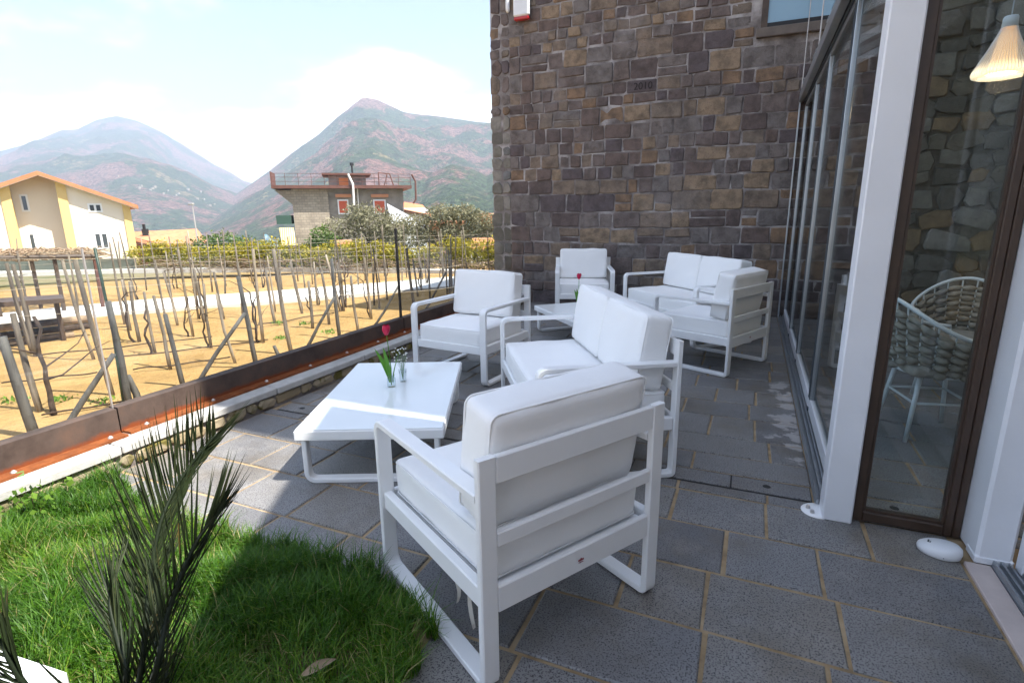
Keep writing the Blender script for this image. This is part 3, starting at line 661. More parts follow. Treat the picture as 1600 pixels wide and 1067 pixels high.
def tulip(loc, label, vl, scale=1.0, rz=0.0):
    v = thing('bud_vase', vl, 'vase', loc, rz)
    obj('glass_body', MB().lathe([(0.0,0.004),(0.024,0.004),(0.026,0.008),(0.026,0.055),(0.021,0.066),(0.023,0.080),(0.0245,0.080),(0.0225,0.066),(0.0275,0.055),(0.0275,0.004),(0.026,0.0005),(0.0,0.0005)], 20), 'vase_glass', v, True)
    f = thing('tulip', label, 'flower', loc, rz)
    top = 0.345*scale; obj('stem', MB().tube([(0,0,0.012),(0.004,0.0,0.12*scale),(-0.004,0.003,0.24*scale),(-0.012,0.004,top)], [0.0032,0.003,0.0028,0.003], 7), 'tulip_leaf', f, True)
    for k in range(6):
        a = k*math.pi/3 + 0.2; rr = 0.9 if k % 2 else 1.0; pm = MB(); nu, nv = 6, 8
        for i in range(nv+1):
            t = i/nv; wv_ = 0.021*math.sin(math.pi*(t*0.83+0.09))**0.7; rad = rr*(0.006+0.020*math.sin(math.pi*min(1, t*0.62+0.05)))
            for j in range(nu+1):
                q = (j/nu-0.5)*2; ang = a+q*wv_/max(rad, 0.012); pm.v.append((-0.012+rad*math.cos(ang), 0.004+rad*math.sin(ang), top-0.004+0.062*t-0.004*q*q))
        for i in range(nv):
            for j in range(nu): b = i*(nu+1)+j; pm.f.append((b, b+1, b+nu+2, b+nu+1))
        obj('petal', pm, 'tulip_petal', f, True)
    for (a, L, lean) in ((2.6, 0.23, 0.55), (0.3, 0.20, 0.28), (4.3, 0.25, 0.22)):
        lm = MB(); nv = 9
        for i in range(nv+1):
            t = i/nv; ww = 0.019*math.sin(math.pi*(0.12+0.88*t))**0.8; rr = L*lean*t**1.6; zz = 0.03+L*t*math.sqrt(1-lean*lean*0.6)*scale
            ex, ey = math.cos(a), math.sin(a)
            for q in (-1, 0, 1): lm.v.append((ex*(rr+0.006-abs(q)*-0.007*(1-t)) - ey*q*ww, ey*(rr+0.006-abs(q)*-0.007*(1-t)) + ex*q*ww, zz))
        for i in range(nv):
            for j in range(2): b = i*3+j; lm.f.append((b, b+1, b+4, b+3))
        obj('leaf', lm, 'tulip_leaf', f, True)
    return v, f
vz = gnd(612, 604, 0.31); tulip((vz[0], vz[1], 0.3105), 'red tulip with broad green leaves on the nearest coffee table', 'small clear glass vase holding the tulip on the nearest table', 1.0, 0.4)
tv2 = (-1.74, 5.88); tulip((tv2[0], tv2[1], 0.3105), 'red tulip on the far coffee table, seen above the middle sofa', 'small clear vase on the far coffee table behind the middle sofa', 1.0, 2.0)
v2 = gnd(630, 596, 0.31); vr = thing('drinking_glass', 'small clear glass of white sprays beside the tulip vase', 'glass', (v2[0], v2[1], 0.3105))
obj('glass_body', MB().lathe([(0.0,0.005),(0.020,0.005),(0.024,0.085),(0.0255,0.085),(0.0215,0.0005),(0.0,0.0005)], 20), 'vase_glass', vr, True)
gp = thing('baby_breath', 'spray of tiny white flowers beside the red tulip', 'flower', (v2[0], v2[1], 0.3105)); st = MB(); bl = MB(); g = random.Random(3)
for k in range(26):
    a = g.uniform(0, 6.28); r_s = g.uniform(0.01, 0.055); z = g.uniform(0.14, 0.23); e = (r_s*math.cos(a)-0.01, r_s*math.sin(a), z)
    st.tube([(0,0,0.01), (e[0]*0.35, e[1]*0.35, z*0.65), e], 0.0006, 4); bl.rbox(*e, 0.009, 0.009, 0.008, 0.0035, 3)
obj('stems', st, 'tulip_leaf', gp); obj('blossoms', bl, 'white_bloom', gp)

# ------------------------------------------------------------------ stone wall with coursed tuff blocks
def stone(w_, h_, g, proud=0.022, jit=0.010, cut=0.2, rnd=False):
    """a hewn block: uneven outline with knocked-off corners and a slightly domed face, in the xz plane, facing -y"""
    hw, hh = w_/2, h_/2; J = lambda s=1.0: g.uniform(-jit, jit)*s; c = min(hw, hh)*cut; pts = []
    for sx, sz in ((-1,-1),(1,-1),(1,1),(-1,1)):
        k = c*g.uniform(0.35, 1.5 if not rnd else 2.6); k = min(k, 0.9*min(hw, hh))
        a = (sx*(hw-k)+J(0.5), sz*hh+J(0.7)); b = (sx*hw+J(0.7), sz*(hh-k)+J(0.5))
        pts += [b, a] if sx*sz > 0 else [a, b]
    if pts and True:
        pts = [pts[i] for i in range(8)]
    order = sorted(pts, key=lambda p: math.atan2(p[1]/hh, p[0]/hw)); n = 8; b = min(0.010, hh*0.25)
    vs = [(x, 0.05, z) for x, z in order]+[(x, -proud*0.35, z) for x, z in order]+[(x*(1-b/hw), -proud+g.uniform(-0.003, 0.003), z*(1-b/hh)) for x, z in order]+[(g.uniform(-.2,.2)*hw, -proud-g.uniform(-0.002, 0.006), g.uniform(-.2,.2)*hh)]
    fs = [(i, (i+1) % n, (i+1) % n+n, i+n) for i in range(n)]+[(i+n, (i+1) % n+n, (i+1) % n+2*n, i+2*n) for i in range(n)]+[(i+2*n, (i+1) % n+2*n, 3*n) for i in range(n)]
    return MB().add(vs, fs)
sb = thing('stone_building', 'old brown stone house wall of mixed square blocks closing the terrace', 'building', (0, WALL_Y, 0))
WZ = 4.36; XL, XR = -3.72, 1.34
obj('mortar_core', MB().box(XL+0.012, 9.0, -0.003, 6.2, -0.3, WZ), 'mortar', sb)
obj('coping', MB().box(XL-0.06, 9.05, -0.06, 6.26, WZ+0.002, WZ+0.10, 0.01), 'kerb_stone', sb)
g = random.Random(23); stones = []; z = 0.0
heights = []
while z < WZ-0.02:
    h = g.choice([0.14, 0.17, 0.20, 0.22, 0.25, 0.18]); h = min(h, WZ-z)
    if WZ-z-h < 0.09: h = WZ-z
    if abs(z-2.895) < 0.001: h = 0.165
    elif z < 2.895 < z+h+0.07: h = 2.895-z
    heights.append((z, h)); z += h
win = (-0.12, 0.75, 3.46)                                 # upper window opening
for z, h in heights:
    x = XL+0.30; wave = g.uniform(0, 6)
    xq = XL                                               # quoin strip of rough pale rubble
    qz = z
    stones.append(('q', XL+0.085+g.uniform(-0.02, 0.02), z+h/2, 0.17+g.uniform(-0.03, 0.03), h)); stones.append(('q', XL+0.245, z+h/2, 0.13, h*g.uniform(0.8, 1)))
    date_row = abs(z-2.895) < 0.001
    edges = []
    while x < XR:
        w_ = h*g.uniform(1.0, 2.1) if g.random() < 0.72 else h*g.uniform(0.65, 1.0); w_ = min(max(w_, 0.15), 0.52)
        if date_row and x < -1.712 < x+w_+0.1: w_ = -1.712-x
        elif date_row and abs(x+1.712) < 0.001: w_ = 0.402
        x1 = min(x+w_, XR+0.15)
        if z+h > win[2]-0.13 and x1 > win[0]-0.06 and x < win[1]+0.06:
            if x < win[0]-0.10: x1 = win[0]-0.06
            else:
                if win[2]-0.088-z > 0.07: stones.append(('s', (x+x1)/2, z+(win[2]-0.088-z)/2, x1-x, win[2]-0.088-z))
                x = x1; continue
        if h > 0.2 and g.random() < 0.17 and not date_row:
            s_ = g.uniform(0.38, 0.62); stones.append(('s', (x+x1)/2, z+h*s_/2, x1-x, h*s_)); stones.append(('s', (x+x1)/2, z+h*(1+s_)/2, x1-x, h*(1-s_)))
        else: stones.append(('date' if date_row and abs(x+1.712) < 0.001 else 's', (x+x1)/2, z+h/2, x1-x, h))
        x = x1
cnt = 0; rest = MB(); rest_sh = []
for kind, cx_, cz_, w_, h_ in stones:
    if kind != 'date' and min(w_, h_) < 0.05: continue
    jo = g.uniform(0.008, 0.024) if kind != 'q' else 0.015; zz = cz_ + 0.012*math.sin(cx_*1.9+cz_*1.3) if kind != 'date' else cz_
    s_ = stone(max(0.05, w_-jo), max(0.04, h_-jo), g, g.uniform(0.004, 0.024) if kind != 'date' else 0.014, 0.016 if kind != 'date' else 0.003, 0.15 if kind != 'q' else 0.28, kind == 'q')
    if kind == 'date' or (cz_ < 4.12 and cnt < 299):
        o = obj('stone', s_, 'rubble_stone' if kind == 'q' else 'wall_stone', sb); o.location = (cx_, 0, zz); cnt += 1
        if kind == 'q': o.color = (g.choice([0.63, 0.3, 0.66, 0.1, 1.0]), 0, 0, 1)
        if kind == 'date':
            cu = bpy.data.curves.new('date', 'FONT'); cu.body = '2010'; cu.size = 0.125; cu.align_x = 'CENTER'; cu.align_y = 'CENTER'; cu.extrude = 0.001
            to = bpy.data.objects.new('tmp', cu); COL.objects.link(to); bpy.context.view_layer.update()
            me = bpy.data.meshes.new_from_object(to); bpy.data.objects.remove(to)
            me.transform(Matrix.Rotation(R(90), 4, 'X')); me.materials.clear()
            d = obj('carved_date', me, 'carving_shade', o); d.location = (0.02, -0.0235, -0.005); date_stone = o  # digits sit proud of the block, their dark colour imitates carved shade
    else: rest.add([(x+cx_, y, z+zz) for x, y, z in s_.v], s_.f); rest_sh += [g.random()]*len(s_.f)
if rest.v:
    o = stuff(obj('upper_stones', rest, 'wall_stone', sb)); o.color = (0, 0, 0, 1); at = o.data.attributes.new('shade', 'FLOAT', 'FACE'); at.data.foreach_set('value', rest_sh)
date_stone.color = (0.89, 0, 0, 1); date_stone['label'] = 'block carved with the date 2010'
# upper window of the stone house
wf = obj('window', MB().box(win[0], win[0]+0.07, -0.03, 0.10, win[2]+0.02, WZ-0.01), 'dark_wood', sb)
obj('jamb', MB().box(win[1]-0.07, win[1], -0.03, 0.10, win[2]+0.02, WZ-0.01), 'dark_wood', wf)
obj('pane', MB().box(win[0]+0.071, win[1]-0.071, -0.008, 0.008, win[2]+0.075, WZ-0.02), 'blue_window', wf)
obj('bottom_rail', MB().box(win[0]+0.071, win[1]-0.071, -0.02, 0.012, win[2]+0.022, win[2]+0.074), 'black', wf)
obj('sill', MB().box(win[0]-0.04, win[1]+0.05, -0.075, 0.02, win[2]-0.085, win[2]+0.018, 0.006), 'sill_wood', wf)
# siren box on the wall
sr = thing('siren_box', 'white alarm box with a red lower lens high on the stone wall', 'alarm', (-3.19, WALL_Y-0.03, 3.98))
obj('housing', MB().box(-0.115, 0.115, -0.085, 0.0, 0.03, 0.40, 0.018), 'white_plastic', sr); obj('red_lens', MB().box(-0.108, 0.108, -0.078, -0.002, -0.012, 0.0295, 0.01), 'red_plastic', sr)
sc_ = thing('wall_sensor', 'slim white sensor tube beside the alarm box on the stone wall', 'sensor', (-3.41, WALL_Y-0.05, 4.10)); obj('tube_body', MB().tube([(0,0,0),(0,0,0.03),(0,0,0.3)], [0.018,0.03,0.03], 10), 'white_plastic', sc_, True); obj('bracket', MB().box(-0.012, 0.012, 0.0, 0.06, 0.1, 0.14), 'white_plastic', sc_)

# rubble wall inside the glazed room
rw = thing('rubble_wall', 'rough grey rubble stone wall seen through the glazed room', 'wall', (0, 7.0, 0))
obj('mortar_core', MB().box(1.345, 5.0, 0.02, 0.82, -0.2, 4.3), 'rubble_mortar', rw); g = random.Random(41); z = 0.0; k = 0
while z < 3.9:
    h = g.uniform(0.13, 0.27); x = 1.35
    while x < 3.3:
        w_ = h*g.uniform(0.8, 2.0); w_ = min(w_, 0.48)
        s_ = stone(w_*g.uniform(0.8, 1.05), h*g.uniform(0.75, 1.05), g, g.uniform(0.004, 0.03), 0.032, 0.30, True); o = obj('stone', s_, 'rubble_stone', rw); o.location = (x+w_/2, g.uniform(-0.012, 0.012), z+h/2+g.uniform(-0.02, 0.02)); o.rotation_euler = (0, g.uniform(-0.25, 0.25), 0); x += w_; k += 1
    z += h
# ------------------------------------------------------------------ unseen house and wing on the right, added and shaped to shade the terrace
mh_ = thing('shading_house', 'unseen rendered house added behind the glazed room on the right to shade the terrace', 'building', (0, 0, 0))
obj('wall', MB().box(3.0, 9.0, 2.66, 6.99, -0.3, 10.6), 'house_render', mh_)
obj('shading_upper_wall', MB().box(3.0, 9.0, 6.992, 9.4, 4.48, 10.6), 'house_render', mh_)  # added to keep direct sun off the farthest armchair
obj('roof', MB().box(2.9, 9.1, 2.58, 9.5, 10.602, 10.80), 'roof_tile', mh_)
for yy in (3.6, 5.4):
    for zz in (4.6, 7.6):
        wn = obj('window', MB().box(2.95, 2.998, yy, yy+0.9, zz, zz+1.3), 'white_frame', mh_); obj('pane', MB().box(2.94, 2.949, yy+0.08, yy+0.82, zz+0.08, zz+1.22), 'window_glass', wn)
an = thing('shading_annex', 'rendered wing with sliding door at the right edge, its unseen upper part shaped to shade the terrace', 'building', (0, 0, 0))
def yslab(mb, x0, x1, prof):                              # prof: (y, z) polygon extruded in x
    n = len(prof); return mb.add([(x0,y,z) for y,z in prof]+[(x1,y,z) for y,z in prof], [tuple(range(n)), tuple(range(n,2*n))[::-1]]+[(i+n,(i+1)%n+n,(i+1)%n,i) for i in range(n)])
def hroof(y): return 5.62+(y-2.40)*0.853  # roof slope fitted to the shadow edge wanted on paving and lawn
obj('wall', yslab(MB(), 1.14, 3.6, [(-4.0, 2.62), (2.44, 2.62), (2.44, hroof(2.44)), (-1.0, hroof(-1.0)), (-4.0, 2.8)]), 'house_render', an)
obj('lower_wall', MB().box(1.14, 3.6, -4.0, -0.4, -0.3, 2.618), 'house_render', an)
obj('back_wall', MB().box(3.3, 3.6, -0.398, 2.44, -0.3, 2.618), 'house_render', an)
obj('floor', MB().box(1.14, 3.298, -0.398, 2.44, -0.1, 0.02), 'pink_marble', an)

# glazed room: columns, sliding glass panels, track, beam, brown framed door
gr_ = thing('glazed_room', 'glazed veranda with sliding glass panels along the right of the terrace', 'veranda', (0, 0, 0))
c1 = obj('column', MB().box(0.397, 0.516, 2.632, 2.752, 0.0, 3.3, 0.006), 'column_paint', gr_)
bp = MB(); bp.lathe([(0.0,0.010),(0.062,0.010),(0.070,0.003),(0.070,0.0)], 20, (0.385, 2.70, 0)); obj('base_plate', bp, 'white_metal', c1, True)
for q in ((0.345, 2.70), (0.36, 2.66)): obj('bolt', MB().lathe([(0.0,0.026),(0.008,0.024),(0.010,0.010)], 8, (*q, 0)), 'zinc', c1)
c2 = obj('column', MB().box(0.925, 1.045, 2.505, 2.755, 0.0, 3.3, 0.012), 'column_paint', gr_)
obj('plinth', MB().box(0.921, 1.048, 2.501, 2.60, 0.0, 0.035, 0.006), 'column_paint', c2)
FA0, FA1 = 2.755, 7.83
tr = obj('bottom_track', MB().box(0.380, 0.535, FA0, FA1, 0.0, 0.012), 'aluminium', gr_)
for xx in (0.388, 0.412, 0.436, 0.492, 0.522): obj('track_rib', MB().box(xx-0.004, xx+0.004, FA0, FA1, 0.0122, 0.034), 'aluminium', tr)
bm = obj('top_beam', MB().box(0.372, 0.425, 2.754, FA1, 2.615, 2.72, 0.004), 'aluminium', gr_)
for xx in (0.436, 0.462, 0.488, 0.514): obj('track_rib', MB().box(xx-0.005, xx+0.005, 2.754, FA1, 2.60, 2.70), 'steel_dark' if xx < 0.5 else 'aluminium', bm)
obj('track_soffit', MB().box(0.427, 0.54, 2.754, FA1, 2.702, 2.72), 'aluminium', bm)
ys = [2.765, 4.06, 5.38, 6.50, 7.78]
for k in range(4):
    y0, y1 = ys[k]+0.012, ys[k+1]-0.012; xx = 0.462
    pn = obj('glass_panel', MB().box(xx-0.004, xx+0.004, y0+0.03, y1-0.03, 0.125, 2.56), 'pane', gr_)
    obj('bottom_rail', MB().box(xx-0.016, xx+0.016, y0, y1, 0.036, 0.125, 0.003), 'pvc', pn); obj('top_rail', MB().box(xx-0.016, xx+0.016, y0, y1, 2.56, 2.60, 0.003), 'aluminium', pn)
    for yy in (y0, y1-0.03):
        st_ = obj('stile', MB().box(xx-0.017, xx+0.017, yy, yy+0.0295, 0.126, 2.559, 0.003), 'aluminium', pn)
        obj('seal', MB().box(xx-0.021, xx-0.0175, yy+0.004, yy+0.009, 0.126, 2.559), 'steel_dark', st_); obj('seal', MB().box(xx-0.021, xx-0.0175, yy+0.021, yy+0.026, 0.126, 2.559), 'steel_dark', st_)
    obj('pivot', MB().box(xx-0.022, xx+0.005, y0-0.010, y0+0.014, 0.034, 0.060), 'steel_dark', pn)
obj('end_post', MB().box(0.378, 0.396, 7.785, 7.822, 0.012, 2.614, 0.003), 'aluminium', gr_)
for yy, z1 in ((7.70, 4.3), (5.75, 4.3)): obj('hanger_rod', MB().tube([(0.385, yy, 2.72), (0.384, yy, z1)], 0.006, 6), 'zinc', gr_)
# glass lean-to roof on slim rafters
rf = MB()
for yy in (2.78, 4.06, 5.38, 6.55, 7.80): rf.add([(0.40,yy-0.02,2.73),(2.98,yy-0.02,3.93),(2.98,yy+0.02,3.93),(0.40,yy+0.02,2.73),(0.40,yy-0.02,2.80),(2.98,yy-0.02,4.0),(2.98,yy+0.02,4.0),(0.40,yy+0.02,2.80)], [(3,2,1,0),(4,5,6,7),(0,1,5,4),(1,2,6,5),(2,3,7,6),(3,0,4,7)])
ra = obj('rafter', rf, 'column_paint', gr_)
obj('roof_glass', MB().add([(0.39,2.70,2.805),(2.98,2.70,4.01),(2.98,7.84,4.01),(0.39,7.84,2.805)], [(0,1,2,3)]), 'pane', gr_)
# brown framed fixed light between the columns
dr = thing('brown_framed_door', 'tall narrow glass door in a dark brown frame between the white columns', 'door', (0, 2.70, 0))
for nm, b in (('stile', (0.519, 0.560)), ('stile', (0.862, 0.892)), ('stile', (0.894, 0.922))): obj(nm, MB().box(b[0], b[1], -0.028, 0.028, 0.004, 2.7, 0.004), 'brown_frame', dr)
obj('bottom_rail', MB().box(0.5605, 0.8615, -0.026, 0.026, 0.006, 0.052, 0.004), 'brown_frame', dr)
obj('glazing_bead', MB().box(0.5605, 0.570, -0.018, 0.014, 0.053, 2.69).box(0.852, 0.8615, -0.018, 0.014, 0.053, 2.69).box(0.5705, 0.8515, -0.018, 0.014, 0.053, 0.063), 'brown_frame', dr)
obj('pane', MB().box(0.5708, 0.8512, -0.006, 0.002, 0.0635, 2.69), 'pane', dr)
# sliding door of the annex at the right edge
sl = thing('sliding_door', 'white sliding door with aluminium track at the right edge', 'door', (0, 0, 0))
obj('threshold', MB().box(0.888, 0.975, -0.3, 2.496, -0.02, 0.006, 0.003), 'pink_marble', sl)
tk = obj('track', MB().box(0.976, 1.13, -0.3, 2.50, -0.02, 0.010), 'aluminium', sl)
for xx in (0.982, 1.006, 1.030, 1.056): obj('track_rib', MB().box(xx-0.003, xx+0.003, -0.3, 2.50, 0.0102, 0.030), 'aluminium', tk)
obj('jamb', MB().box(1.05, 1.13, 2.445, 2.503, 0.011, 2.6, 0.004), 'pvc', sl)
lf = obj('door_leaf', MB().box(1.075, 1.115, 1.30, 2.40, 0.034, 0.155, 0.004).box(1.075, 1.115, 2.385, 2.44, 0.156, 2.5, 0.004).box(1.075, 1.115, 1.30, 1.36, 0.156, 2.5, 0.004), 'pvc', sl)
obj('gasket', MB().box(1.072, 1.118, 2.372, 2.384, 0.157, 2.5), 'black', lf); obj('pane', MB().box(1.092, 1.098, 1.361, 2.371, 0.157, 2.5), 'pane', lf)
# floor fitting and puck
fd = thing('floor_fitting', 'white oval plastic floor fitting beside the white column', 'fitting', (0.812, 2.525, 0), R(-20))
bd = MB().lathe([(0.0,0.050),(0.03,0.049),(0.052,0.044),(0.061,0.034),(0.063,0.020),(0.060,0.004),(0.055,0.001)], 28); bd.v = [(x*1.22, y*0.92, z*(1.0+0.25*x/0.06)) for x, y, z in bd.v]; ob = obj('body', bd, 'white_plastic', fd, True)
mk = MB(); 
for (a, b, c_, d_) in ((-0.042, -0.036, -0.012, 0.008), (-0.036, -0.026, -0.012, -0.007), (-0.033, -0.028, -0.005, 0.002)): mk.box(a, b, c_, d_, 0.0430, 0.0442)
obj('mark', mk, 'steel_dark', ob)
obj('screw', MB().lathe([(0.0,0.0),(0.004,0.0),(0.004,0.004)], 8, (0.02, -0.051, 0.012)), 'steel_dark', ob)

# woven rope chairs and pendant lamp inside
def rope_chair(label, loc, rz):
    root = thing('woven_chair', label, 'chair', loc, rz, 'woven rope chairs'); n = 22; seat_z = 0.44
    def rim(t):                                   # t in 0..1 round the back, open at the front (+y)
        a = R(-28-(304-90+90)*0 + 0) ; ang = R(38 - 256*t); x = 0.285*math.cos(ang); y = 0.27*math.sin(ang)*1.0 - 0.0
        back = 0.5-0.5*math.cos(2*math.pi*t); return x, y, 0.640+0.215*back**1.4
    top = [rim(i/40) for i in range(41)]; obj('rim', MB().tube([(x*1.06, y*1.06, z) for x, y, z in top], 0.0125, 8), 'chair_enamel', root, True)
    bot = [(x*0.80, y*0.80, seat_z-0.02) for x, y, z in top]; obj('seat_ring', MB().tube(bot+[bot[0]], 0.011, 8), 'chair_enamel', root, True)
    rib = MB(); weave = MB(); nc = 15; nrw = 10
    for i in range(nc+1):
        x, y, z = rim(i/nc); rib.tube([(x*0.80, y*0.80, seat_z-0.02), (x*0.97, y*0.97, (seat_z+z)/2), (x*1.06, y*1.06, z)], 0.005, 5)
    for r_i in range(nrw):
        for i in range(nc):
            pts = []; rad = []
            for q in range(5):
                t = (i+q/4)/nc; x, y, z = rim(t); f_ = (r_i+0.5)/nrw*0.93; sc2 = 0.80+0.26*f_; zz = seat_z-0.02+(z-seat_z+0.0)*f_
                off = (0.017 if (i+r_i) % 2 else -0.017)*math.sin(math.pi*q/4); ln3 = math.hypot(x, y); pts.append((x*sc2+x/ln3*off, y*sc2+y/ln3*off, zz-0.004*math.sin(math.pi*q/4))); rad.append(0.0100+0.0125*math.sin(math.pi*q/4))
            weave.tube(pts, rad, 7)
    obj('ribs', rib, 'chair_enamel', root); obj('woven_back', weave, 'rope', root, True)
    obj('seat', MB().rbox(0, 0.0, seat_z, 0.45, 0.44, 0.06, 0.028, 8, (0,0,0.008), 0.002), 'rope', root, True)
    ft = []
    for sx, sy in ((-1,-1),(1,-1),(-1,1),(1,1)):
        f_ = (sx*0.20, sy*0.195, 0.0); ft.append(f_); obj('leg', MB().tube([(sx*0.150, sy*0.145, seat_z-0.03), f_], [0.0145, 0.012], 10), 'chair_enamel', root, True)
    for (a, b) in ((0,1),(2,3),(0,2),(1,3)):
        k = 0.42; A_ = [ft[a][q]*k+(ft[a][q]*0.72)*(1-k) if q < 2 else 0.24 for q in range(3)]; B_ = [ft[b][q]*k+(ft[b][q]*0.72)*(1-k) if q < 2 else 0.24 for q in range(3)]
        obj('stretcher', MB().tube([A_, B_], 0.008, 7), 'chair_enamel', root, True)
    return root
ca = rope_chair('woven rope chair with white legs, the nearer one behind the brown framed door', (1.10, 4.02, 0), R(-78))
cb = dup(ca, (1.46, 4.95, 0), R(160), 'woven rope chair farther back, its pale rim showing above the nearer one', 'woven rope chairs')
pd = far(1570, 84, 4.35)
pl = thing('pendant_lamp', 'lit white bell-shaped pendant lamp hanging inside the glazed room', 'lamp', (pd[0], pd[1], pd[2])); pl.scale = (0.8, 0.8, 0.8)
prof = [(0.040,0.225),(0.045,0.165),(0.055,0.135),(0.10,0.03),(0.165,-0.10),(0.172,-0.125),(0.165,-0.145),(0.135,-0.155)]
for k in range(44):
    a = 2*math.pi*k/44
rib = MB()
for k in range(56):
    a = 2*math.pi*k/56; rib.tube([(r_q*math.cos(a), r_q*math.sin(a), z_q) for r_q, z_q in prof], 0.0014, 4)
obj('shade_ribs', rib, 'lamp_shade', pl); obj('shade', MB().lathe([(r_q-0.004, z_q) for r_q, z_q in prof], 40), 'shade_cloth', pl, True)
obj('cap', MB().lathe([(0.0,0.236),(0.038,0.236),(0.043,0.225),(0.046,0.165),(0.0,0.165)], 24), 'lamp_shade', pl, True)
obj('diffuser', MB().lathe([(0.045,0.14),(0.058,0.05),(0.092,-0.13)], 32), 'lamp_glow', pl, True); obj('bulb', MB().lathe([(0.0,-0.128),(0.088,-0.128),(0.090,-0.122)], 24), 'bulb', pl)
obj('cord', MB().tube([(0,0,0.236),(0.0,0,1.55)], 0.004, 6), 'aluminium', pl)
ld = bpy.data.lights.new('pendant_light', 'POINT'); ld.energy = 2.6; ld.color = (1.0, 0.68, 0.36); ld.shadow_soft_size = 0.05; lo = bpy.data.objects.new('pendant_light', ld); COL.objects.link(lo); lo.parent = pl; lo.location = (0, 0, -0.20)

# ------------------------------------------------------------------ kerb and corten fence with glass
kb = thing('kerb', 'low kerb of pale stone slabs on rubble under the rusty fence', 'kerb', (0, 0, 0)); g = random.Random(9)
obj('core', MB().box(-3.56, -3.185, -3.0, 7.83, ZV-0.1, 0.088), 'mortar', kb)
y = -1.0
while y < 7.8:
    y1 = min(y+g.uniform(0.85, 1.15), 7.83); obj('slab', MB().box(-3.58, -3.155+g.uniform(-0.006, 0.006), y+0.004, y1-0.004, 0.0885, 0.140, 0.007), 'kerb_stone', kb); y = y1
y = 0.9
while y < 7.7:
    wd_ = g.uniform(0.09, 0.26); s_ = stone(wd_-0.012, g.uniform(0.065, 0.085), g, g.uniform(0.006, 0.022), 0.007, 0.5, True); o = obj('stone', s_, 'kerb_rubble', kb); o.location = (-3.183, y+wd_/2, 0.043); o.rotation_euler = (0, 0, R(90)); y += wd_
fn = thing('corten_fence', 'rust-brown steel fence base carrying clear glass panels along the terrace edge', 'fence', (0, 0, 0))
segs = [(-1.12, 1.838, -3.335), (1.862, 4.782, -3.352), (4.806, 7.80, -3.352)]
for k, (y0, y1, xf) in enumerate(segs):
    pt = obj('steel_plate', MB().box(xf-0.008, xf, y0, y1, 0.1555, 0.300).box(xf-0.075, xf-0.0085, y0, y1, 0.292, 0.300).box(xf-0.083, xf-0.0755, y0, y1, 0.1555, 0.300), 'corten', fn)
    obj('flange', MB().box(xf-0.09, xf+0.072, y0, y1, 0.1405, 0.155), 'rust_flange', pt)
    y = y0+0.12
    while y < y1: obj('bolt', MB().lathe([(0.0,0.014),(0.007,0.013),(0.009,0.008),(0.013,0.007),(0.014,0.0)], 10, (xf+0.035, y, 0.155)), 'zinc', pt, True); y += 0.46
    gp_ = obj('glass_panel', MB().box(xf-0.048, xf-0.036, y0+0.012, y1-0.012, 0.19, 1.222), 'fence_glass', fn)
    if k: obj('end_plate', MB().box(xf-0.0845, xf+0.001, y0-0.007, y0-0.0005, 0.15, 0.3005), 'corten', pt)
obj('glass_joint', MB().box(-3.402, -3.380, 4.784, 4.804, 0.19, 1.235), 'black', fn)
obj('glass_joint', MB().box(-3.397, -3.385, 1.846, 1.853, 0.19, 1.225), 'zinc', fn)

# ------------------------------------------------------------------ vineyard: stakes, braces, vines, wires
g = random.Random(77); vine_roots = []
def lean_tube(b, t, r0, r1, g, bend=0.02):
    b, t = Vector(b), Vector(t); m_ = (b+t)/2 + Vector((g.uniform(-bend, bend), g.uniform(-bend, bend), 0)); return MB().tube([b, b+(m_-b)*0.55+Vector((g.uniform(-bend,bend)*0.4,0,0)), m_, m_+(t-m_)*0.55, t], [r0, r0*0.97, (r0+r1)/2*g.uniform(0.92,1.06), r1*1.04, r1], 7)
def stake(b, tpx, r0, label, cat='stake', mat='stake_wood', name='vine_stake', group=None, z=ZV):
    """base pixel and top pixel: the foot is found on the soil, the top at the same distance"""
    B = gnd(*b, z); d = ray(*tpx); k = math.hypot(B[0], B[1])/math.hypot(d[0], d[1]); T = O+d*k
    o = obj(name, lean_tube((0,0,-0.05), (T[0]-B[0], T[1]-B[1], T[2]-B[2]), r0, r0*0.8, g), mat, None, True); o.location = B; return tag(o, label, cat, group), B, T
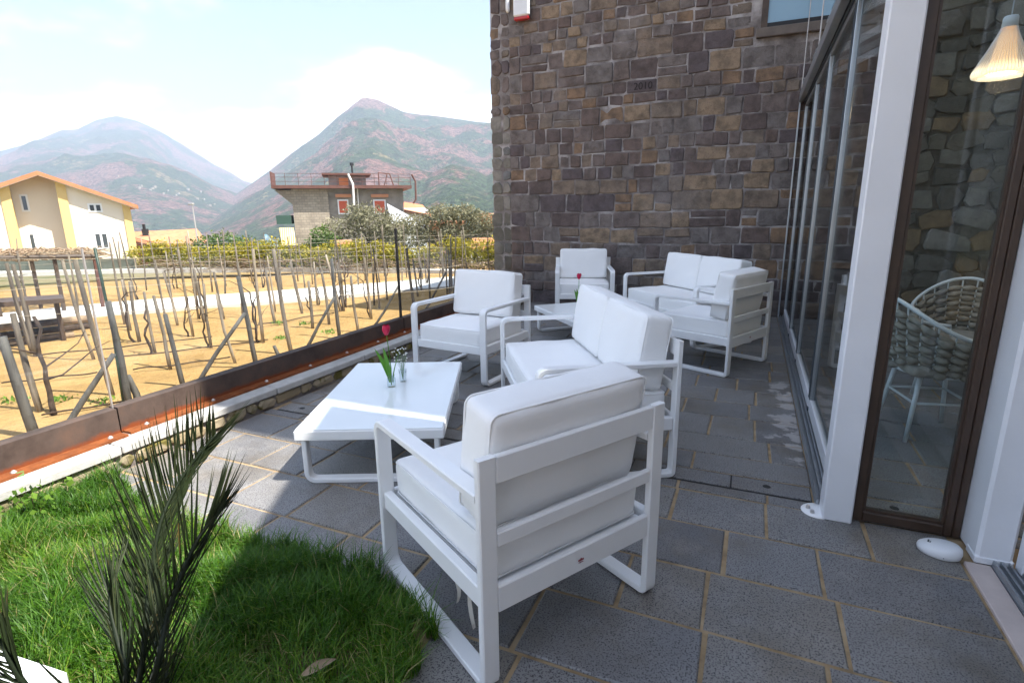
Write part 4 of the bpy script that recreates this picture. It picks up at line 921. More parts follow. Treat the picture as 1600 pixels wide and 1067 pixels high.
near = [((56,681),(3,526),0.045,'old_post','thick grey-blue end post at the far left behind the rusty fence'),
 ((64,645),(20,490),0.032,'stake_wood','pale stake entwined with a vine right behind the far left end post'),
 ((90,676),(178,553),0.030,'old_post','slanting grey brace pole to the right of the far left end post'),
 ((204,640),(169,471),0.036,'old_post','dark weathered end post where two fence plates meet'),
 ((220,634),(199,587),0.040,'old_post','short sawn-off post stub behind the fence joint'),
 ((287,604),(258,491),0.030,'old_post','crooked grey stake left of the long brace pole'),
 ((300,606),(383,489),0.027,'old_post','long slanting brace pole leaning right towards a tall grey post'),
 ((402,576),(372,432),0.031,'old_post','tall grey end post propped by the long brace pole'),
 ((435,563),(428,540),0.028,'old_post','short post stub just right of the propped end post'),
 ((456,554),(427,389),0.030,'stake_wood','tall pale end post two posts left of the red tulip'),
 ((531,530),(518,404),0.030,'old_post','end post with a brace, just left of the red tulip'),
 ((472,550),(523,464),0.025,'old_post','slanting brace left of the red tulip'),
 ((578,514),(623,446),0.022,'old_post','thin slanting brace just left of the black glass joint'),
 ((647,478),(635,388),0.032,'stake_wood','thick pale post just right of the black glass joint'),
 ((659,489),(697,425),0.024,'old_post','slanting brace behind the armchair by the fence'),
 ((52,552),(10,411),0.030,'stake_wood','tall pale forked stake at the far left, left branch'),
 ((56,556),(20,413),0.030,'stake_wood','tall pale forked stake at the far left, right branch'),
 ((177,620),(117,405),0.030,'stake_wood','long leaning pale stake left of the green metal post'),
 ((148,562),(97,407),0.022,'stake_wood','thin leaning stake behind the long leaning pale one')]
for b, t, r0, mt, lb in near:
    r0 *= 0.84
    o, B, T = stake(b, t, r0, lb, 'post' if 'post' in lb else 'stake', mt, 'vineyard_post' if mt == 'old_post' else 'vine_stake')
gp2 = stake((195,640), (148,387), 0.014, 'slender dark green metal post behind the joint of the glass panels', 'post', 'green_post', 'metal_post')[0]
mid = [((266,575),(240,462)),((243,553),(225,456)),((218,533),(203,440)),((204,517),(190,437)),((278,510),(255,425)),((302,525),(278,389)),((330,544),(318,443)),((368,565),(338,459)),((411,537),(395,389)),((411,536),(400,446)),
 ((473,492),(454,409)),((488,513),(482,439)),((514,506),(502,421)),((496,477),(490,409)),((533,488),(509,398)),((560,518),(548,431)),((580,498),(569,402)),((593,482),(583,389)),((605,467),(600,397)),((653,464),(645,405)),((659,455),(654,400)),((666,446),(662,393)),((699,460),(697,384)),((702,458),(700,390)),((706,455),(704,372)),((749,422),(743,373)),((538,487),(527,412)),((320,505),(303,420)),((350,500),(334,425)),((385,498),(371,410)),((430,505),(415,420))]
GS = 'grey wooden vine stakes in rows'
for b, t in mid:
    o, B, T = stake(b, t, g.uniform(0.017, 0.024), 'slim weathered wooden vine stake in the nearer vineyard rows', group=GS); vine_roots.append((B, T[2]-B[2]))
rd = Vector((0.66, 0.75, 0)); rn = Vector((0.75, -0.66, 0)); base0 = Vector((-5.66, 4.24, 0))*1.1; placed = [Vector(B) for B, _ in vine_roots]
cntf = 0; far_rows = []
for ri in range(1, 15):                          # rows going away from the terrace
    for si in range(-34, 36):
        p = base0 - rn*(0.92*ri+1.4) + rd*(0.54*si+0.27*(ri % 2)) + Vector((g.uniform(-0.1, 0.1), g.uniform(-0.1, 0.1), 0))
        d3 = np.array([p.x, p.y, ZV])-O; zc = d3@FW
        if zc < 1: continue
        px = 800+CAM_F*(d3@RT)/zc; py = 533.5-CAM_F*(d3@UP)/zc; r = math.hypot(p.x, p.y)
        pd_ = (p.x+9.73*1.1)*0.75-(p.y-4.5*1.1)*0.66 if False else 0
        q = (p-Vector((-8.0*1.1, 6.9*1.1, 0))); across = q.dot(rn)
        if px < -25 or px > 765 or py < 412 or r > 15.2 or abs(across) < 0.70 or g.random() < 0.05: continue
        if px < 165 and py < 500 and p.x > -13.2: continue        # pergola stands here
        h = g.uniform(0.85, 1.35)
        o = obj('vine_stake', lean_tube((0,0,-0.05), (g.uniform(-0.13, 0.10), g.uniform(-0.10, 0.10), h), g.uniform(0.014, 0.020), 0.012, g), 'stake_wood', None, True); o.location = (p.x, p.y, ZV)
        tag(o, 'thin pale vine stake in the farther vineyard rows', 'stake', 'pale vine stakes far back'); cntf += 1; far_rows.append((ri, si, p, h)); vine_roots.append(((p.x, p.y, ZV), h))
print('far stakes', cntf)
# bare vines: twisted trunk with a few arms
def vine(seed, h):
    r = random.Random(seed); mb = MB(); pts = []; x = y = 0; k = 8
    for i in range(k+1):
        t = i/k; pts.append((x, y, h*t)); x += r.uniform(-0.03, 0.03); y += r.uniform(-0.03, 0.03)
    mb.tube(pts, [0.014*(1-0.45*i/k)*r.uniform(0.8, 1.25) for i in range(k+1)], 6)
    for q in range(r.randint(1, 3)):
        p = Vector(pts[r.randint(3, k)]); a = r.uniform(0, 6.28); br = [p]
        for i in range(4): p = p+Vector((math.cos(a)*0.075, math.sin(a)*0.075, r.uniform(0.0, 0.09))); a += r.uniform(-0.6, 0.6); br.append(p)
        mb.tube(br, [0.007, 0.005, 0.004, 0.003, 0.002], 5)
    return mb.mesh('grapevine')
vm = []
for i in range(7):
    me = vine(100+i, 0.5+0.07*(i % 4)); me.materials.append(M['vine_bark']); me.polygons.foreach_set('use_smooth', [True]*len(me.polygons)); vm.append(me)
nv = 0
for (B, h) in vine_roots:
    if g.random() < (0.40 if math.hypot(B[0], B[1]) < 9 else 0.68): continue
    o = bpy.data.objects.new('grapevine', g.choice(vm)); COL.objects.link(o); a = g.uniform(0, 6.28); o.location = (B[0]+0.06*math.cos(a), B[1]+0.06*math.sin(a), B[2]-0.02); o.rotation_euler = (g.uniform(-0.1, 0.1), g.uniform(-0.1, 0.1), a); s = g.uniform(0.85, 1.25); o.scale = (s, s, s); nv += 1
    tag(o, 'bare brown pruned grapevine twisting up beside a wooden stake', 'grapevine', 'pruned grapevines in the vineyard')
c = gnd(64, 650, ZV)
for dx, sc2, lb in ((0.0, 1.7, 'thick gnarled old vine trunk beside the far left end post'),):
    o = bpy.data.objects.new('grapevine', vm[2]); COL.objects.link(o); o.location = (c[0]+0.10, c[1]+0.05, ZV-0.02); o.scale = (sc2, sc2, sc2*0.8); tag(o, lb, 'grapevine')
# wires strung along the rows
for ri in range(-1, 13, 2):
    c0 = base0 - rn*(0.92*ri+(1.4 if ri > 0 else 0.9)); zs_ = (0.75, 1.05) if ri > 0 else (0.55, 0.85)
    for k, zz in enumerate(zs_):
        pts = [c0+rd*t+Vector((0, 0, ZV+zz+0.03*math.sin(t*2.2+ri)+g.uniform(-0.015, 0.015))) for t in np.linspace(-4.5 if ri < 3 else -9, 6.5 if ri < 3 else 9, 26)]
        pts = [p for p in pts if math.hypot(p.x, p.y) < 15.5 and p.x < -3.8]
        if len(pts) > 3: o = obj('trellis_wire', MB().tube(pts, 0.0022, 4), 'wire'); tag(o, 'thin trellis wire strung along a vineyard row', 'wire', 'trellis wires')
# dark drip hoses lying along the nearer rows
for k, (pa, pb) in enumerate((((0,604),(150,587)),((60,655),(300,615)),((150,567),(420,535)),((205,583),(360,563)),((60,560),(330,530)),((400,512),(520,492)))):
    A_, B_ = gnd(*pa, ZV), gnd(*pb, ZV); pts = [(A_[0]+(B_[0]-A_[0])*t+0.02*math.sin(9*t+k), A_[1]+(B_[1]-A_[1])*t+0.02*math.cos(7*t), ZV+0.035+0.006*math.sin(13*t)) for t in np.linspace(0, 1, 16)]
    tag(obj('drip_hose', MB().tube(pts, 0.008, 5), 'vine_bark', None, True), 'thin dark drip hose lying on the sand along a vine row', 'hose', 'drip hoses on the sand')
# concrete paths
def pathstrip(name, edge_a, edge_b, z):
    mb = MB(); n = len(edge_a)
    for (p, q) in zip(edge_a, edge_b):
        A_, B_ = gnd(*p, ZV), gnd(*q, ZV); mb.v += [(A_[0], A_[1], z), (B_[0], B_[1], z), (A_[0], A_[1], z-0.12), (B_[0], B_[1], z-0.12)]
    for i in range(n-1):
        a = i*4; mb.f += [(a, a+1, a+5, a+4), (a+1, a+3, a+7, a+5), (a, a+4, a+6, a+2)]
    return struct(obj(name, mb, 'path_concrete'))
pathstrip('vineyard_path', [(-60,500),(55,488),(200,474),(440,457),(640,441),(720,434)], [(-60,514),(55,503),(200,491),(440,474),(640,456),(720,449)], ZV+0.05)
pathstrip('far_path', [(-40,428),(60,425),(200,421),(440,419),(640,421),(720,424),(780,426)], [(-40,431),(60,428),(200,424),(440,422),(640,424),(720,427),(780,429)], ZV+0.06)
# grass tufts on the sand
for i, (px, py) in enumerate(((655*0.15+0,480+985*0.15),(163,630*1.0),(434,507),(440,531),(515,522),(475,508),(20,630))):
    c = gnd(px, py, ZV); P = np.stack([rng.normal(0, 0.06, 45), rng.normal(0, 0.05, 45), np.full(45, 0.0)], 1); V, F = leaves(P, 0.018, 1.3, 2.4, 50+i)
    o = tinted('weed_tuft', V, F, rng.uniform(0, 1, len(F)), 'ivy_leaf'); o.location = (c[0], c[1], ZV+0.02); tag(o, 'small green weed tuft growing in the vineyard sand', 'weed', 'weed tufts on the sand')

# ------------------------------------------------------------------ brushwood pergola with bench at the left
pg = thing('brush_pergola', 'low pergola roofed with dry brushwood at the left of the vineyard', 'pergola', (0, 0, 0)); g = random.Random(13)
pd1 = 12.2; corners = [far(-75, 404, pd1), far(150, 400, pd1), far(138, 398, pd1+2.6), far(-40, 400, pd1+2.6)]
mb = MB()
for k in range(620):
    u, v = g.random(), g.random(); p = (Vector(corners[0])*(1-u)+Vector(corners[1])*u)*(1-v)+(Vector(corners[3])*(1-u)+Vector(corners[2])*u)*v
    a = g.uniform(0, 3.14); L = g.uniform(0.12, 0.38); dz = g.uniform(-0.06, 0.08); q = p+Vector((math.cos(a)*L, math.sin(a)*L, g.uniform(-0.05, 0.06)+dz)); mb.tube([p+Vector((0,0,dz)), (p+q)/2+Vector((0,0,dz+g.uniform(0,0.05))), q], g.uniform(0.005, 0.011), 4)
stuff(obj('brush_roof', mb, 'twig', pg))
obj('roof_beam', MB().tube([corners[0], corners[1]], 0.035, 7), 'dark_wood', pg)
obj('roof_beam', MB().tube([corners[3], corners[2]], 0.035, 7), 'dark_wood', pg)
for px in (-20, 48, 84, 147):
    t = far(px, 405, pd1+(0.05 if px != 48 else 1.0)); obj('post', MB().tube([(t[0], t[1], ZV-0.05), (t[0]+0.02, t[1], t[2])], 0.032, 7), 'dark_wood' if px != 147 else 'rust_paint', pg)
bn = thing('plank_bench', 'dark plank table with logs stacked beneath it under the pergola', 'bench', (0, 0, 0)); A_, B_ = far(-30, 471, 9.4), far(98, 463, 9.4)
def plank(a, b, wd_, th):
    a, b = Vector(a), Vector(b); d = (b-a).normalized(); n = Vector((-d.y, d.x, 0))*wd_/2; v = [a-n, b-n, b+n, a+n]; return MB().add([tuple(p) for p in v]+[(p.x, p.y, p.z-th) for p in v], [(0,1,2,3),(7,6,5,4),(0,4,5,1),(1,5,6,2),(2,6,7,3),(3,7,4,0)])
obj('plank', plank(A_, B_, 0.5, 0.06), 'dark_wood', bn)
for t in (0.1, 0.5, 0.9):
    p = A_+(B_-A_)*t; obj('leg', MB().tube([(p[0], p[1], ZV), (p[0], p[1], p[2]-0.06)], 0.03, 7), 'dark_wood', bn)
for k in range(9):
    p = A_+(B_-A_)*(0.08+0.09*k); L = Vector((B_-A_)).normalized()*g.uniform(0.4, 0.7); z = ZV+0.06+0.10*(k % 3); obj('log', MB().tube([(p[0]-0.2, p[1]-0.1, z), (p[0]+L.x-0.2, p[1]+L.y-0.1, z)], 0.05, 7), 'vine_bark' if k % 2 else 'twig', bn, True)
# green net behind the pergola
A_, B_ = gnd(-60, 427, ZV), gnd(215, 423, ZV); NZ = 0.12; nf = thing('net_fence', 'grey-green net fence behind the pergola', 'fence', (0, 0, 0))
simple('net', (0.15, 0.165, 0.135), 0.9, 0.15, 1.5)
obj('net', MB().add([(A_[0],A_[1],ZV),(B_[0],B_[1],ZV),(B_[0]+0.01,B_[1],NZ),(A_[0]+0.01,A_[1],NZ),(A_[0]-0.02,A_[1]+0.02,ZV),(B_[0]-0.02,B_[1]+0.02,ZV),(B_[0]-0.01,B_[1]+0.02,NZ),(A_[0]-0.01,A_[1]+0.02,NZ)], [(0,1,2,3),(7,6,5,4),(3,2,6,7),(0,3,7,4),(1,5,6,2)]), 'net', nf)
for t in np.linspace(0, 1, 6):
    p = A_+(B_-A_)*t; obj('post', MB().tube([(p[0]+0.03, p[1]-0.05, ZV), (p[0]+0.03, p[1]-0.05, NZ+0.06)], 0.02, 6), 'stake_wood', nf)

# ------------------------------------------------------------------ hedge, trees, bushes
def crown(blobs, n, size, seed, up=0.2, elong=1.8, shell=0.75):
    g_ = np.random.default_rng(seed); out_ = []; vols = np.array([b[3]*b[4]*b[5] for b in blobs]); k = g_.choice(len(blobs), n, p=vols/vols.sum()); B = np.array(blobs)[k]
    d = g_.normal(size=(n,3)); d /= np.linalg.norm(d, axis=1)[:,None]; r = g_.uniform(0, 1, n)**(0.33*shell); P = B[:, :3]+d*r[:,None]*B[:,3:6]
    P += g_.normal(size=(n,3))*B[:,3:6]*0.10
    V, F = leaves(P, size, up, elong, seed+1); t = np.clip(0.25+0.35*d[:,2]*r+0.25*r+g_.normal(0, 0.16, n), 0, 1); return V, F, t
hA, hB = gnd(225, 420, ZV), gnd(800, 421, ZV); g = random.Random(31); blobs = []
for t in np.linspace(0, 1, 56):
    p = hA+(hB-hA)*t; h = 0.66+0.13*math.sin(t*23)+g.uniform(-0.06, 0.10); blobs.append((p[0]+g.uniform(-.15,.15), p[1]+g.uniform(-.2,.2), ZV+h*0.52, 0.34, 0.42, h*0.55))
    if g.random() < 0.6: blobs.append((p[0]+g.uniform(-.2,.2), p[1]+g.uniform(-.2,.2), ZV+h*0.95, 0.2, 0.25, 0.18))
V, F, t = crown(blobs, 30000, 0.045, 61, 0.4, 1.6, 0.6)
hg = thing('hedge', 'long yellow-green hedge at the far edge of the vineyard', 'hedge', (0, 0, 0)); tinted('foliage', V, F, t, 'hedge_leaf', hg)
mb = MB()
for t in np.linspace(0.01, 0.99, 50):
    p = hA+(hB-hA)*t; mb.tube([(p[0], p[1], ZV-0.05), (p[0]+g.uniform(-.1,.1), p[1]+g.uniform(-.1,.1), ZV+0.5)], 0.014, 5)
obj('stems', mb, 'vine_bark', hg)
mb = MB()                                        # dry canes and brush in front of the hedge
for k in range(300):
    t = g.random(); p = Vector(hA+(hB-hA)*t)-Vector((0.3, 0.62, 0)); p.z = ZV+g.uniform(0.0, 0.32); a = math.atan2((hB-hA)[1], (hB-hA)[0])+g.uniform(-0.35, 0.35); L = g.uniform(0.3, 0.9); mb.tube([p, p+Vector((math.cos(a)*L*0.5, math.sin(a)*L*0.5, g.uniform(0, 0.10))), p+Vector((math.cos(a)*L, math.sin(a)*L, g.uniform(-0.05, 0.06)))], 0.006, 4)
stuff(tag(obj('dry_canes', mb, 'twig'), 'tangle of dry pruned canes piled along the foot of the hedge', 'canes'))
def tree(name, label, base, blobs, n, size, seed, mat, trunk_r=0.11, elong=2.4):
    root = thing(name, label, 'tree', base); V, F, t = crown(blobs, n, size, seed, 0.25, elong, 0.85); tinted('crown', V, F, t, mat, root)
    mb = MB(); h0 = min(b[2] for b in blobs); r = random.Random(seed); mb.tube([(0,0,-0.1),(0.05,0.02,h0*0.4),(0.0,0.05,h0*0.8)], [trunk_r, trunk_r*0.8, trunk_r*0.65], 8)
    for b in blobs: mb.tube([(0,0.05,h0*0.72), (b[0]*0.5, b[1]*0.5, (h0*0.8+b[2])/2), (b[0], b[1], b[2]+b[5]*0.4)], [trunk_r*0.5, trunk_r*0.32, trunk_r*0.1], 5)
    obj('trunk', mb, 'vine_bark', root, True); return root
def gz(p): return ground_z(math.hypot(p[0], p[1]))
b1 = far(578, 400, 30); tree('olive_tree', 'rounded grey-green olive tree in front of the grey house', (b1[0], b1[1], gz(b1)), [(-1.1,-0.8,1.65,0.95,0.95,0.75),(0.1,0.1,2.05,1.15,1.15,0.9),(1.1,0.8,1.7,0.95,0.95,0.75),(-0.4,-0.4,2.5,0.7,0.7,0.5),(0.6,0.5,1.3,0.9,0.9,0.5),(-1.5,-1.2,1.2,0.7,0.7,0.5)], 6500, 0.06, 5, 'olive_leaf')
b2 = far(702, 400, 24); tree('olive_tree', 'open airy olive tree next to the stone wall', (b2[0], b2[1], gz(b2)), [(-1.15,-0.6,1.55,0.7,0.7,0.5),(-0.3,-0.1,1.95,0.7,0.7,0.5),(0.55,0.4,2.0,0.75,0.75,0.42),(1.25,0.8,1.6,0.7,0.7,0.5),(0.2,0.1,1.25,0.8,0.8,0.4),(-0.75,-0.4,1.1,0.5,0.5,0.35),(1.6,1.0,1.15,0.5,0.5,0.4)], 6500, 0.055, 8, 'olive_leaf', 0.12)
def bush(label, px, py, d, blobs, n, size, seed, mat='bush_leaf'):
    b = far(px, py, d); root = thing('bush', label, 'bush', (b[0], b[1], gz(b))); V, F, t = crown(blobs, n, size, seed, 0.4, 1.5, 0.7); tinted('foliage', V, F, t, mat, root)
    mb = MB()
    for q in blobs: mb.tube([(0,0,-0.1), (q[0], q[1], q[2])], [0.04, 0.012], 5)
    obj('stem', mb, 'vine_bark', root)
bush('green bush at the foot of the grey house beside the small tiled roof', 505, 385, 27, [(0,0,1.15,0.55,0.55,0.6),(0.35,0.3,0.85,0.4,0.4,0.5),(-0.4,-0.2,0.75,0.45,0.45,0.45)], 1500, 0.08, 71)
bush('dark green bush to the right of the low red-roofed house', 350, 385, 34, [(0,0,1.4,0.8,0.8,0.5),(-0.9,-0.4,1.15,0.8,0.8,0.5),(0.9,0.5,1.1,0.8,0.8,0.5),(1.6,0.9,0.9,0.6,0.6,0.4)], 2200, 0.09, 72)
bush('dark shaded bush under the open olive tree', 690, 395, 26, [(-1.2,-0.6,1.05,0.9,0.8,0.55),(0.2,0.1,1.0,0.9,0.8,0.5),(1.4,0.9,1.1,0.9,0.8,0.55)], 2600, 0.08, 73, 'olive_leaf')

# ------------------------------------------------------------------ houses beyond the vineyard
class Plane:
    """vertical plane facing the camera at a distance: photo pixel to local x (right) and z"""
    def __init__(s, cpx, d):
        r = ray(cpx, 400); s.n = np.array([r[0], r[1]])/math.hypot(r[0], r[1]); s.t = np.array([s.n[1], -s.n[0]]); s.d = d
        s.loc = (s.n[0]*d, s.n[1]*d, 0); s.rz = math.atan2(s.t[1], s.t[0])
    def __call__(s, px, py):
        r = ray(px, py); k = s.d/(r[0]*s.n[0]+r[1]*s.n[1]); return ((r[0]*s.t[0]+r[1]*s.t[1])*k, CAM_H+r[2]*k)
def window(parent, pl, x0, y0, x1, y1, yq, mat='window_glass', fr=0.13, mull=False, frame='white_frame'):
    a, zt = pl(x0, y0); b, zb = pl(x1, y1); zt2 = pl((x0+x1)/2, y0)[1]; zb2 = pl((x0+x1)/2, y1)[1]
    wn = obj('window', MB().box(a, b, yq-0.05, yq+0.10, zb2, zt2), frame, parent)
    if mull:
        m_ = (a+b)/2; obj('pane', MB().box(a+fr, m_-fr*0.6, yq-0.07, yq-0.052, zb2+fr, zt2-fr), mat, wn); obj('pane', MB().box(m_+fr*0.6, b-fr, yq-0.07, yq-0.052, zb2+fr, zt2-fr), mat, wn)
    else: obj('pane', MB().box(a+fr, b-fr, yq-0.07, yq-0.052, zb2+fr, zt2-fr), mat, wn)
    return wn
D1 = 58; pl = Plane(100, D1); ch = thing('cream_house', 'cream and yellow two-storey house with an orange gable roof at the left', 'house', pl.loc, pl.rz)
zb = -4.2; xr, _ = pl(203, 330); xm, _ = pl(95, 330); x0h, _ = pl(-95, 330); ax, az_ = pl(58, 268); ex, ez = pl(214, 321); dp = 9.0
def roofz(x): return az_-(az_-ez)*abs(x-ax)/(ex-ax)
xl2 = ax-(xr-ax)
def fslab(poly, y0, y1):
    n = len(poly); return MB().add([(x,y0,z) for x,z in poly]+[(x,y1,z) for x,z in poly], [tuple(range(n)), tuple(range(n,2*n))[::-1]]+[(i+n,(i+1)%n+n,(i+1)%n,i) for i in range(n)])
th = 0.30
obj('right_wall', fslab([(xm, zb), (xr, zb), (xr, roofz(xr)-th), (xm, roofz(xm)-th)], 0, dp), 'cream_wall', ch)
xq, _ = pl(22, 330)
obj('recess_wall', fslab([(xl2, zb), (xm-0.01, zb), (xm-0.01, roofz(xm)-th), (ax, az_-th), (xl2, roofz(xl2)-th)], 1.3, dp), 'cream_wall', ch)
obj('left_wall', fslab([(xl2, zb), (xq-0.58, zb), (xq-0.58, roofz(xq-0.58)-th), (xl2, roofz(xl2)-th)], 0.0, 1.298), 'cream_wall', ch)
for xa, wdt in ((xm-0.03, 0.62), (xr-0.50, 0.54), (xq-0.62, 0.62)): obj('pilaster', fslab([(xa, zb), (xa+wdt, zb), (xa+wdt, roofz(xa+wdt)-th-0.004), (xa, roofz(xa)-th-0.004)], -0.12, 0.3 if xa != xq-0.62 else 1.2), 'yellow_wall', ch)
ov = 0.75
for sg in (1, -1):
    x_e = ax+sg*(ex-ax); z_e = ez; pts = [(ax, az_-th), (x_e, z_e-th), (x_e, z_e), (ax, az_)]
    rfm = fslab(pts if sg > 0 else pts[::-1], -ov, dp+0.6); rr = obj('roof', rfm, 'roof_edge', ch)
    so = [(ax+sg*0.02, az_-th-0.05), (x_e-sg*0.02, z_e-th-0.05), (x_e-sg*0.02, z_e-th-0.003), (ax+sg*0.02, az_-th-0.003)]; obj('soffit', fslab(so if sg > 0 else so[::-1], -ov+0.03, -0.13), 'cream_wall', rr)
window(ch, pl, 136, 318, 161, 332, -0.0, mull=True); window(ch, pl, 145, 363, 173, 389, 0.0, mull=True)
pl2 = Plane(100, D1+1.3); window(ch, pl2, 29, 304, 48, 331, 1.3); window(ch, pl2, 42, 364, 60, 391, 1.3)
# low house with red roof
pl = Plane(262, 62); lh = thing('red_roof_house', 'low house with a terracotta roof and dark red gable beyond the hedge', 'house', pl.loc, pl.rz)
xa, za = pl(203, 366); xb, zb2 = pl(318, 364); xg, zg = pl(255, 381); _, ze = pl(255, 382); xw, _ = pl(300, 380)
obj('gable_wall', fslab([(xa, -4.5), (xg, -4.5), (xg, ze), (xa, za-0.25)], 0.1, 5), 'dark_red_wall', lh); obj('front_wall', MB().box(xg, xb-0.6, 0.12, 5, -4.5, ze-0.02), 'white_wall', lh)
rfm = MB().add([(xa-0.2, -0.3, za-0.25), (xg-0.1, -0.35, ze-0.12), (xb+0.2, -0.35, ze+0.15), (xb-0.3, 4.5, za+0.25), (xa-0.2, 4.5, za+0.1)], [(0,1,2,3,4)]).add([(xa-0.2, -0.3, za-0.45), (xg-0.1, -0.35, ze-0.34), (xb+0.2, -0.35, ze-0.07), (xb-0.3, 4.5, za-0.0), (xa-0.2, 4.5, za-0.1)], [(4,3,2,1,0)])
rfm.f += [(i, i+5, (i+1)%5+5, (i+1)%5) for i in range(5)]; rr = obj('roof', rfm, 'roof_tile', lh)
xc, zc_ = pl(227, 368); obj('chimney', MB().box(xc-0.28, xc+0.28, 2.0, 2.6, zc_-0.5, zc_+0.55).tube([(xc-0.05, 2.3, zc_+0.5), (xc-0.05, 2.3, zc_+1.0)], 0.13, 8), 'black', rr)
# grey house with roof terrace
D3 = 60; pl = Plane(540, D3); gh = thing('grey_house', 'unfinished grey two-storey house with red shutters and a flat roof terrace', 'house', pl.loc, pl.rz)
xl, zt = pl(455, 297); xm, _ = pl(512, 297); xr, _ = pl(642, 297); zb = -5.0; x425, zs = pl(425, 290); _, zs2 = pl(530, 297)
obj('left_wall', MB().box(xl, xm-0.01, 0.0, 8, zb, zs2+0.115), 'block_render', gh); obj('right_wall', MB().box(xm, xr-0.8, 0.25, 8, zb, zs2+0.115), 'grey_render', gh)
sl_ = obj('roof_slab', MB().box(x425, xr, -0.9, 8.5, zs2+0.12, zs2+0.42), 'rust_paint', gh)
obj('soffit_wedge', fslab([(x425+0.15, zs2-0.02), (xl-0.01, zs2-1.4), (xl-0.01, zs2-0.02)], 0.2, 7), 'block_render', gh)
for z_ in (0.55, 0.95, 1.30): obj('rail', MB().tube([(x425+0.1, -0.8, zs2+0.42+z_-0.2), (xr-0.1, -0.8, zs2+0.42+z_-0.2)], 0.02, 5), 'rust_paint', sl_)
for t in np.linspace(0, 1, 12):
    xx = x425+0.1+(xr-x425-0.2)*t; obj('rail_post', MB().tube([(xx, -0.8, zs2+0.4), (xx, -0.8, zs2+1.55)], 0.022, 5), 'rust_paint', sl_)
obj('corner_panel', MB().box(x425, x425+0.06, -0.88, 3, zs2+0.43, zs2+1.7), 'rust_paint', sl_)
ha, zh = pl(512, 272); hb, _ = pl(572, 272); hut = obj('stair_hut', MB().box(ha, hb, 1.5, 5.5, zs2+0.43, zh-0.05), 'grey_render', gh); obj('hut_roof', MB().box(ha-0.6, hb+0.5, 0.9, 6, zh-0.04, zh+0.16), 'rust_paint', hut)
da, dz_ = pl(529, 277); db, _ = pl(544, 277); obj('door', MB().box(da, db, 1.40, 1.49, zs2+0.44, dz_), 'orange_door', hut)
fa, _ = pl(551, 265); obj('flue', MB().tube([(fa, 2.5, zh+0.1), (fa, 2.5, zh+1.05)], 0.09, 8).lathe([(0.0,0.32),(0.2,0.3),(0.2,0.0),(0.0,0.0)], 10, (fa, 2.5, zh+1.0)), 'black', hut)
pa, _ = pl(550, 285); obj('standpipe', MB().tube([(pa, -1.0, zs2-1.5), (pa+0.05, -1.0, zs2+0.5), (pa-0.35, -1.0, zs2+1.5)], 0.11, 7), 'white_wall', gh); pb_, _ = pl(561, 330); obj('drainpipe', MB().tube([(pb_, 0.1, zb), (pb_, 0.1, zs2+0.4)], 0.07, 6), 'white_wall', gh)
for x0_, x1_ in ((527, 546), (583, 604)):
    wn = window(gh, pl, x0_, 312, x1_, 335, 0.22, 'red_shutter', 0.13); a_w, z_w = pl(x0_-3, 307); b_w, _ = pl(x1_+3, 307); obj('lintel', MB().box(a_w, b_w, 0.05, 0.24, z_w-0.1, z_w+0.22), 'orange_wall', wn)
fr1, fz = pl(593, 268); fr2, _ = pl(611, 268); fr3, _ = pl(618, 290); obj('roof_frame', MB().tube([(fr1, 2, zs2+0.42), (fr1, 2, fz), (fr2, 2, fz-0.1), (fr3, 2, zs2+0.42)], 0.07, 6).tube([(fr1+0.5, 2, zs2+0.42), (fr1+0.9, 2, fz-0.2)], 0.05, 5), 'rust_paint', gh)
hk, _ = pl(646, 300); obj('hook_pipe', MB().tube([(hk-0.2, -0.9, zs2-1.4), (hk+0.1, -0.9, zs2-1.0), (hk+0.15, -0.9, zs2+0.8), (hk-0.2, -0.9, zs2+1.5)], 0.10, 7), 'rust_paint', gh)
aw0, awz = pl(437, 356); aw1, awb = pl(462, 382); obj('awning', MB().add([(aw0,-0.6,awz),(aw1,-0.6,awz),(aw1+0.2,-1.4,awb),(aw0+0.2,-1.4,awb),(aw0,-0.55,awz),(aw1,-0.55,awz),(aw1+0.2,-1.35,awb),(aw0+0.2,-1.35,awb)], [(3,2,1,0),(4,5,6,7),(0,1,5,4),(2,3,7,6),(1,2,6,5),(3,0,4,7)]), 'awning', gh)
gb0, gz1 = pl(432, 337); gb1, gz2 = pl(456, 350); obj('balcony', MB().box(gb0, gb1, -0.6, 3, gz2, gz1), 'dark_green', gh)
t0, tz0 = pl(604, 318); t1_, tz1 = pl(640, 348); obj('tarp', MB().add([(t0,-0.5,tz0),(t1_,-0.8,tz0-1.3),(t1_+0.8,-1.0,tz1-0.3),(t0+0.3,-0.8,tz1)], [(3,2,1,0)]).add([(t0,-0.4,tz0),(t1_,-0.7,tz0-1.3),(t1_+0.8,-0.9,tz1-0.3),(t0+0.3,-0.7,tz1)], [(0,1,2,3)]), 'tarp', gh)
lo0, lz0 = pl(625, 325); lo1, _ = pl(672, 325); obj('side_wing', MB().box(lo0, lo1, 1.5, 8, zb, lz0), 'tarp', gh); obj('side_roof', MB().add([(lo0-0.4, 0.9, lz0+0.0), (lo1+0.3, 0.9, lz0-0.8), (lo1+0.3, 8, lz0+0.4), (lo0-0.4, 8, lz0+1.0)], [(0,1,2,3)]).add([(lo0-0.4, 0.9, lz0-0.2), (lo1+0.3, 0.9, lz0-1.0), (lo1+0.3, 8, lz0+0.2), (lo0-0.4, 8, lz0+0.8)], [(3,2,1,0)]), 'roof_edge', gh)
